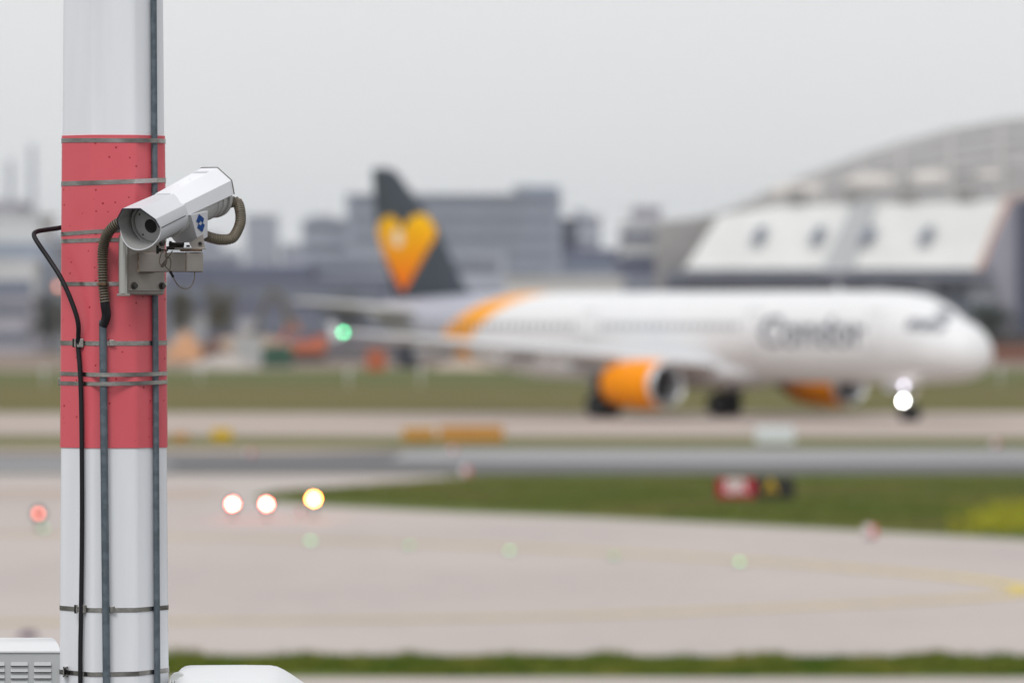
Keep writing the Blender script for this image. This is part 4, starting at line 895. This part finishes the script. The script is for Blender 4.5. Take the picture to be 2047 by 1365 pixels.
digger(612, 620, 1.05, "excavator with a dark raised boom, just left of the airliner's green wingtip lamp", 1, M_MO, mat("boom_olive", (.12, .11, .08), .6))
digger(548, 640, .62, "smaller orange excavator left of the one with the dark raised boom", -1, M_MO)
def crate(name, label, u0, u1, v0, vb, m, cat, rib=6, dep=2.4):
    y = ybase(vb); x0, x1 = (u0 - 1023.5) / FPX * y, (u1 - 1023.5) / FPX * y; h = CH + (V0 - v0) / FPX * y
    t = thing(name, label, cat, ((x0 + x1) / 2, y, 0)); wd = x1 - x0
    mb = MB(); mb.box((0, dep / 2, h / 2), (wd, dep, h)); mb.build("shell", m, t, bevel=.04)
    for i in range(rib): mb = MB(); mb.box((-wd / 2 + wd * (i + .5) / rib, -.06, h / 2), (.12, .12, h * .86)); mb.build("rib", m, t)
    mb = MB(); mb.box((0, dep / 2, h + .06), (wd + .1, dep + .1, .12)); mb.build("lid", m, t)
crate("shipping_container", "small orange container under the airliner's tail", 733, 770, 702, 741, M_MO, "container", 4)
crate("shipping_container", "dark container under the airliner's rear fuselage", 793, 836, 690, 736, mat("container_navy", (.03, .035, .05), .6), "container", 4)
crate("shipping_container", "green container beside the earth heaps", 524, 584, 694, 734, M_MG, "container", 6)
crate("shipping_container", "pale grey container left of the green one", 468, 522, 672, 728, M_ML, "container", 5)
crate("site_hoarding", "long low grey hoarding between the green container and the tail", 586, 905, 690, 722, mat("hoarding_grey", (.155, .15, .165), .7), "fence", 20, .2)
crate("site_hut", "white site hut behind the orange excavators", 478, 512, 640, 700, mat("hut_white", (.45, .45, .48), .6), "hut", 3, 6)
crate("delivery_van", "whitish box trailer left of the green container, near the mast", 336, 410, 630, 690, mat("trailer_white", (.33, .34, .36), .6), "trailer", 4, 5)
crate("service_building", "small red roofed kiosk seen past the airliner's nose", 1978, 2090, 690, 722, mat("kiosk_brown", (.20, .09, .06), .7), "kiosk", 5, 5)
def heap(label, u, vb, w_, h, m, d=1.0):
    y = ybase(vb); x = (u - 1023.5) / FPX * y; mb = MB(); rings = []
    for j in range(8):
        t = j / 7; rings.append([Vector((cos(a) * w_ * (1 - t) * (1 + .2 * noise.noise(Vector((a * 2, t * 3, u * .1)))), sin(a) * w_ * d * (1 - t), h * (t ** .75) * (1 + .12 * noise.noise(Vector((a, t * 4, u)))))) for a in [2 * pi * i / 24 for i in range(24)]])
    mb.loft(rings); return tag(mb.build("earth_heap", m, loc=(x, y, 0), smooth=60), label, "heap", "earth heaps in the works area")
heap("orange tan sand heap just right of the mast", 372, 722, 2.6, 3.4, mat("sand_orange", (.52, .28, .15), .9, var=.2, scale=.8))
heap("dark brown earth heap right of the sand heap", 425, 722, 2.2, 2.6, mat("soil_brown", (.13, .065, .045), .9, var=.2, scale=.8))
heap("broad low tan earth heap behind the containers", 500, 712, 9.5, 3.0, mat("soil_tan", (.34, .25, .18), .9, var=.2, scale=.5))
heap("low pale gravel heap behind the mast's right side", 445, 738, 3.4, 1.5, mat("gravel_pale", (.40, .36, .33), .9, var=.2, scale=.8))
heap("pale sandy heap under the airliner's wing root", 1060, 738, 9, 2.0, mat("sand_pale", (.44, .35, .28), .9, var=.15, scale=.5))

# trees: tapered trunk, limbs and a crown of leaf-sized faces
def tree(u, y, h, r, label, c1, c2, dens=1500):
    x = (u - 1023.5) / FPX * y; t = thing("tree", label, "tree", (x, y, 0), group="trees beyond the airfield")
    mb = MB(); mb.tube([(0, 0, 0), (.1, 0, h * .3), (-.1, .1, h * .6), (0, 0, h * .85)], [.3, .24, .15, .05], 8)
    for i in range(5):
        a = i * 2.4; z = h * (.3 + .09 * i); mb.tube([(0, 0, z), (cos(a) * r * .4, sin(a) * r * .4, z + h * .12), (cos(a) * r * .7, sin(a) * r * .7, z + h * .2)], [.12, .07, .03], 6)
    mb.build("trunk", mat("bark", (.10, .08, .065), .9), t)
    cl = [Vector((random.gauss(0, r * .42), random.gauss(0, r * .42), random.uniform(h * .38, h * .95))) for _ in range(22)]; vs = []; fs = []
    for i in range(dens):
        c = random.choice(cl); p = c + Vector([random.gauss(0, r * .2) for _ in range(3)]); a = Vector([random.uniform(-1, 1) for _ in range(3)]).normalized() * .28; b = Vector([random.uniform(-1, 1) for _ in range(3)]).normalized() * .28
        k_ = len(vs); vs += [p, p + a, p + a + b, p + b]; fs.append((k_, k_ + 1, k_ + 2, k_ + 3))
    mb = MB(); mb.v = vs; mb.f = fs; mb.build("crown", mat("leaf_%s" % label[:9], c1, .8, col2=c2, scale=.4), t, smooth=0)
tree(437, 900, 9.5, 2.6, "olive tree right of the mast, below the hazy tower blocks", (.13, .11, .04), (.08, .07, .03))
tree(365, 920, 8.5, 2.4, "small dull tree close to the mast's right side", (.11, .10, .045), (.07, .065, .035))
tree(1975, 760, 6.5, 3.2, "dark bush like tree ahead of the airliner's nose", (.035, .055, .035), (.02, .03, .022))
tree(98, 760, 7.0, 3.0, "dark tree in front of the dark hall left of the mast", (.05, .06, .05), (.03, .035, .03))
tree(690, 980, 8.0, 4.0, "dark tree behind the airliner's tailplane", (.05, .05, .06), (.03, .03, .04))
tree(20, 1000, 8.0, 4.5, "tree in front of the pale halls at the left edge", (.09, .09, .05), (.05, .05, .03))

# ------------------------------------------------------------------ haze
mb = MB(); mb.box((0, 3300, 68.5), (6400, 7800, 139)); hz_ = mb.build("haze", bpy.data.materials.new("haze_air"), smooth=0)
hm_ = hz_.data.materials[0]; hm_.use_nodes = True; n = hm_.node_tree; n.nodes.clear()
ho = n.nodes.new("ShaderNodeOutputMaterial"); pv = n.nodes.new("ShaderNodeVolumePrincipled"); pv.inputs['Color'].default_value = (.92, .95, 1.0, 1); pv.inputs['Density'].default_value = .00007; pv.inputs['Anisotropy'].default_value = .2
n.links.new(pv.outputs[0], ho.inputs['Volume']); tag(hz_, kind='stuff', label="pale grey haze over the whole airfield", cat="haze")
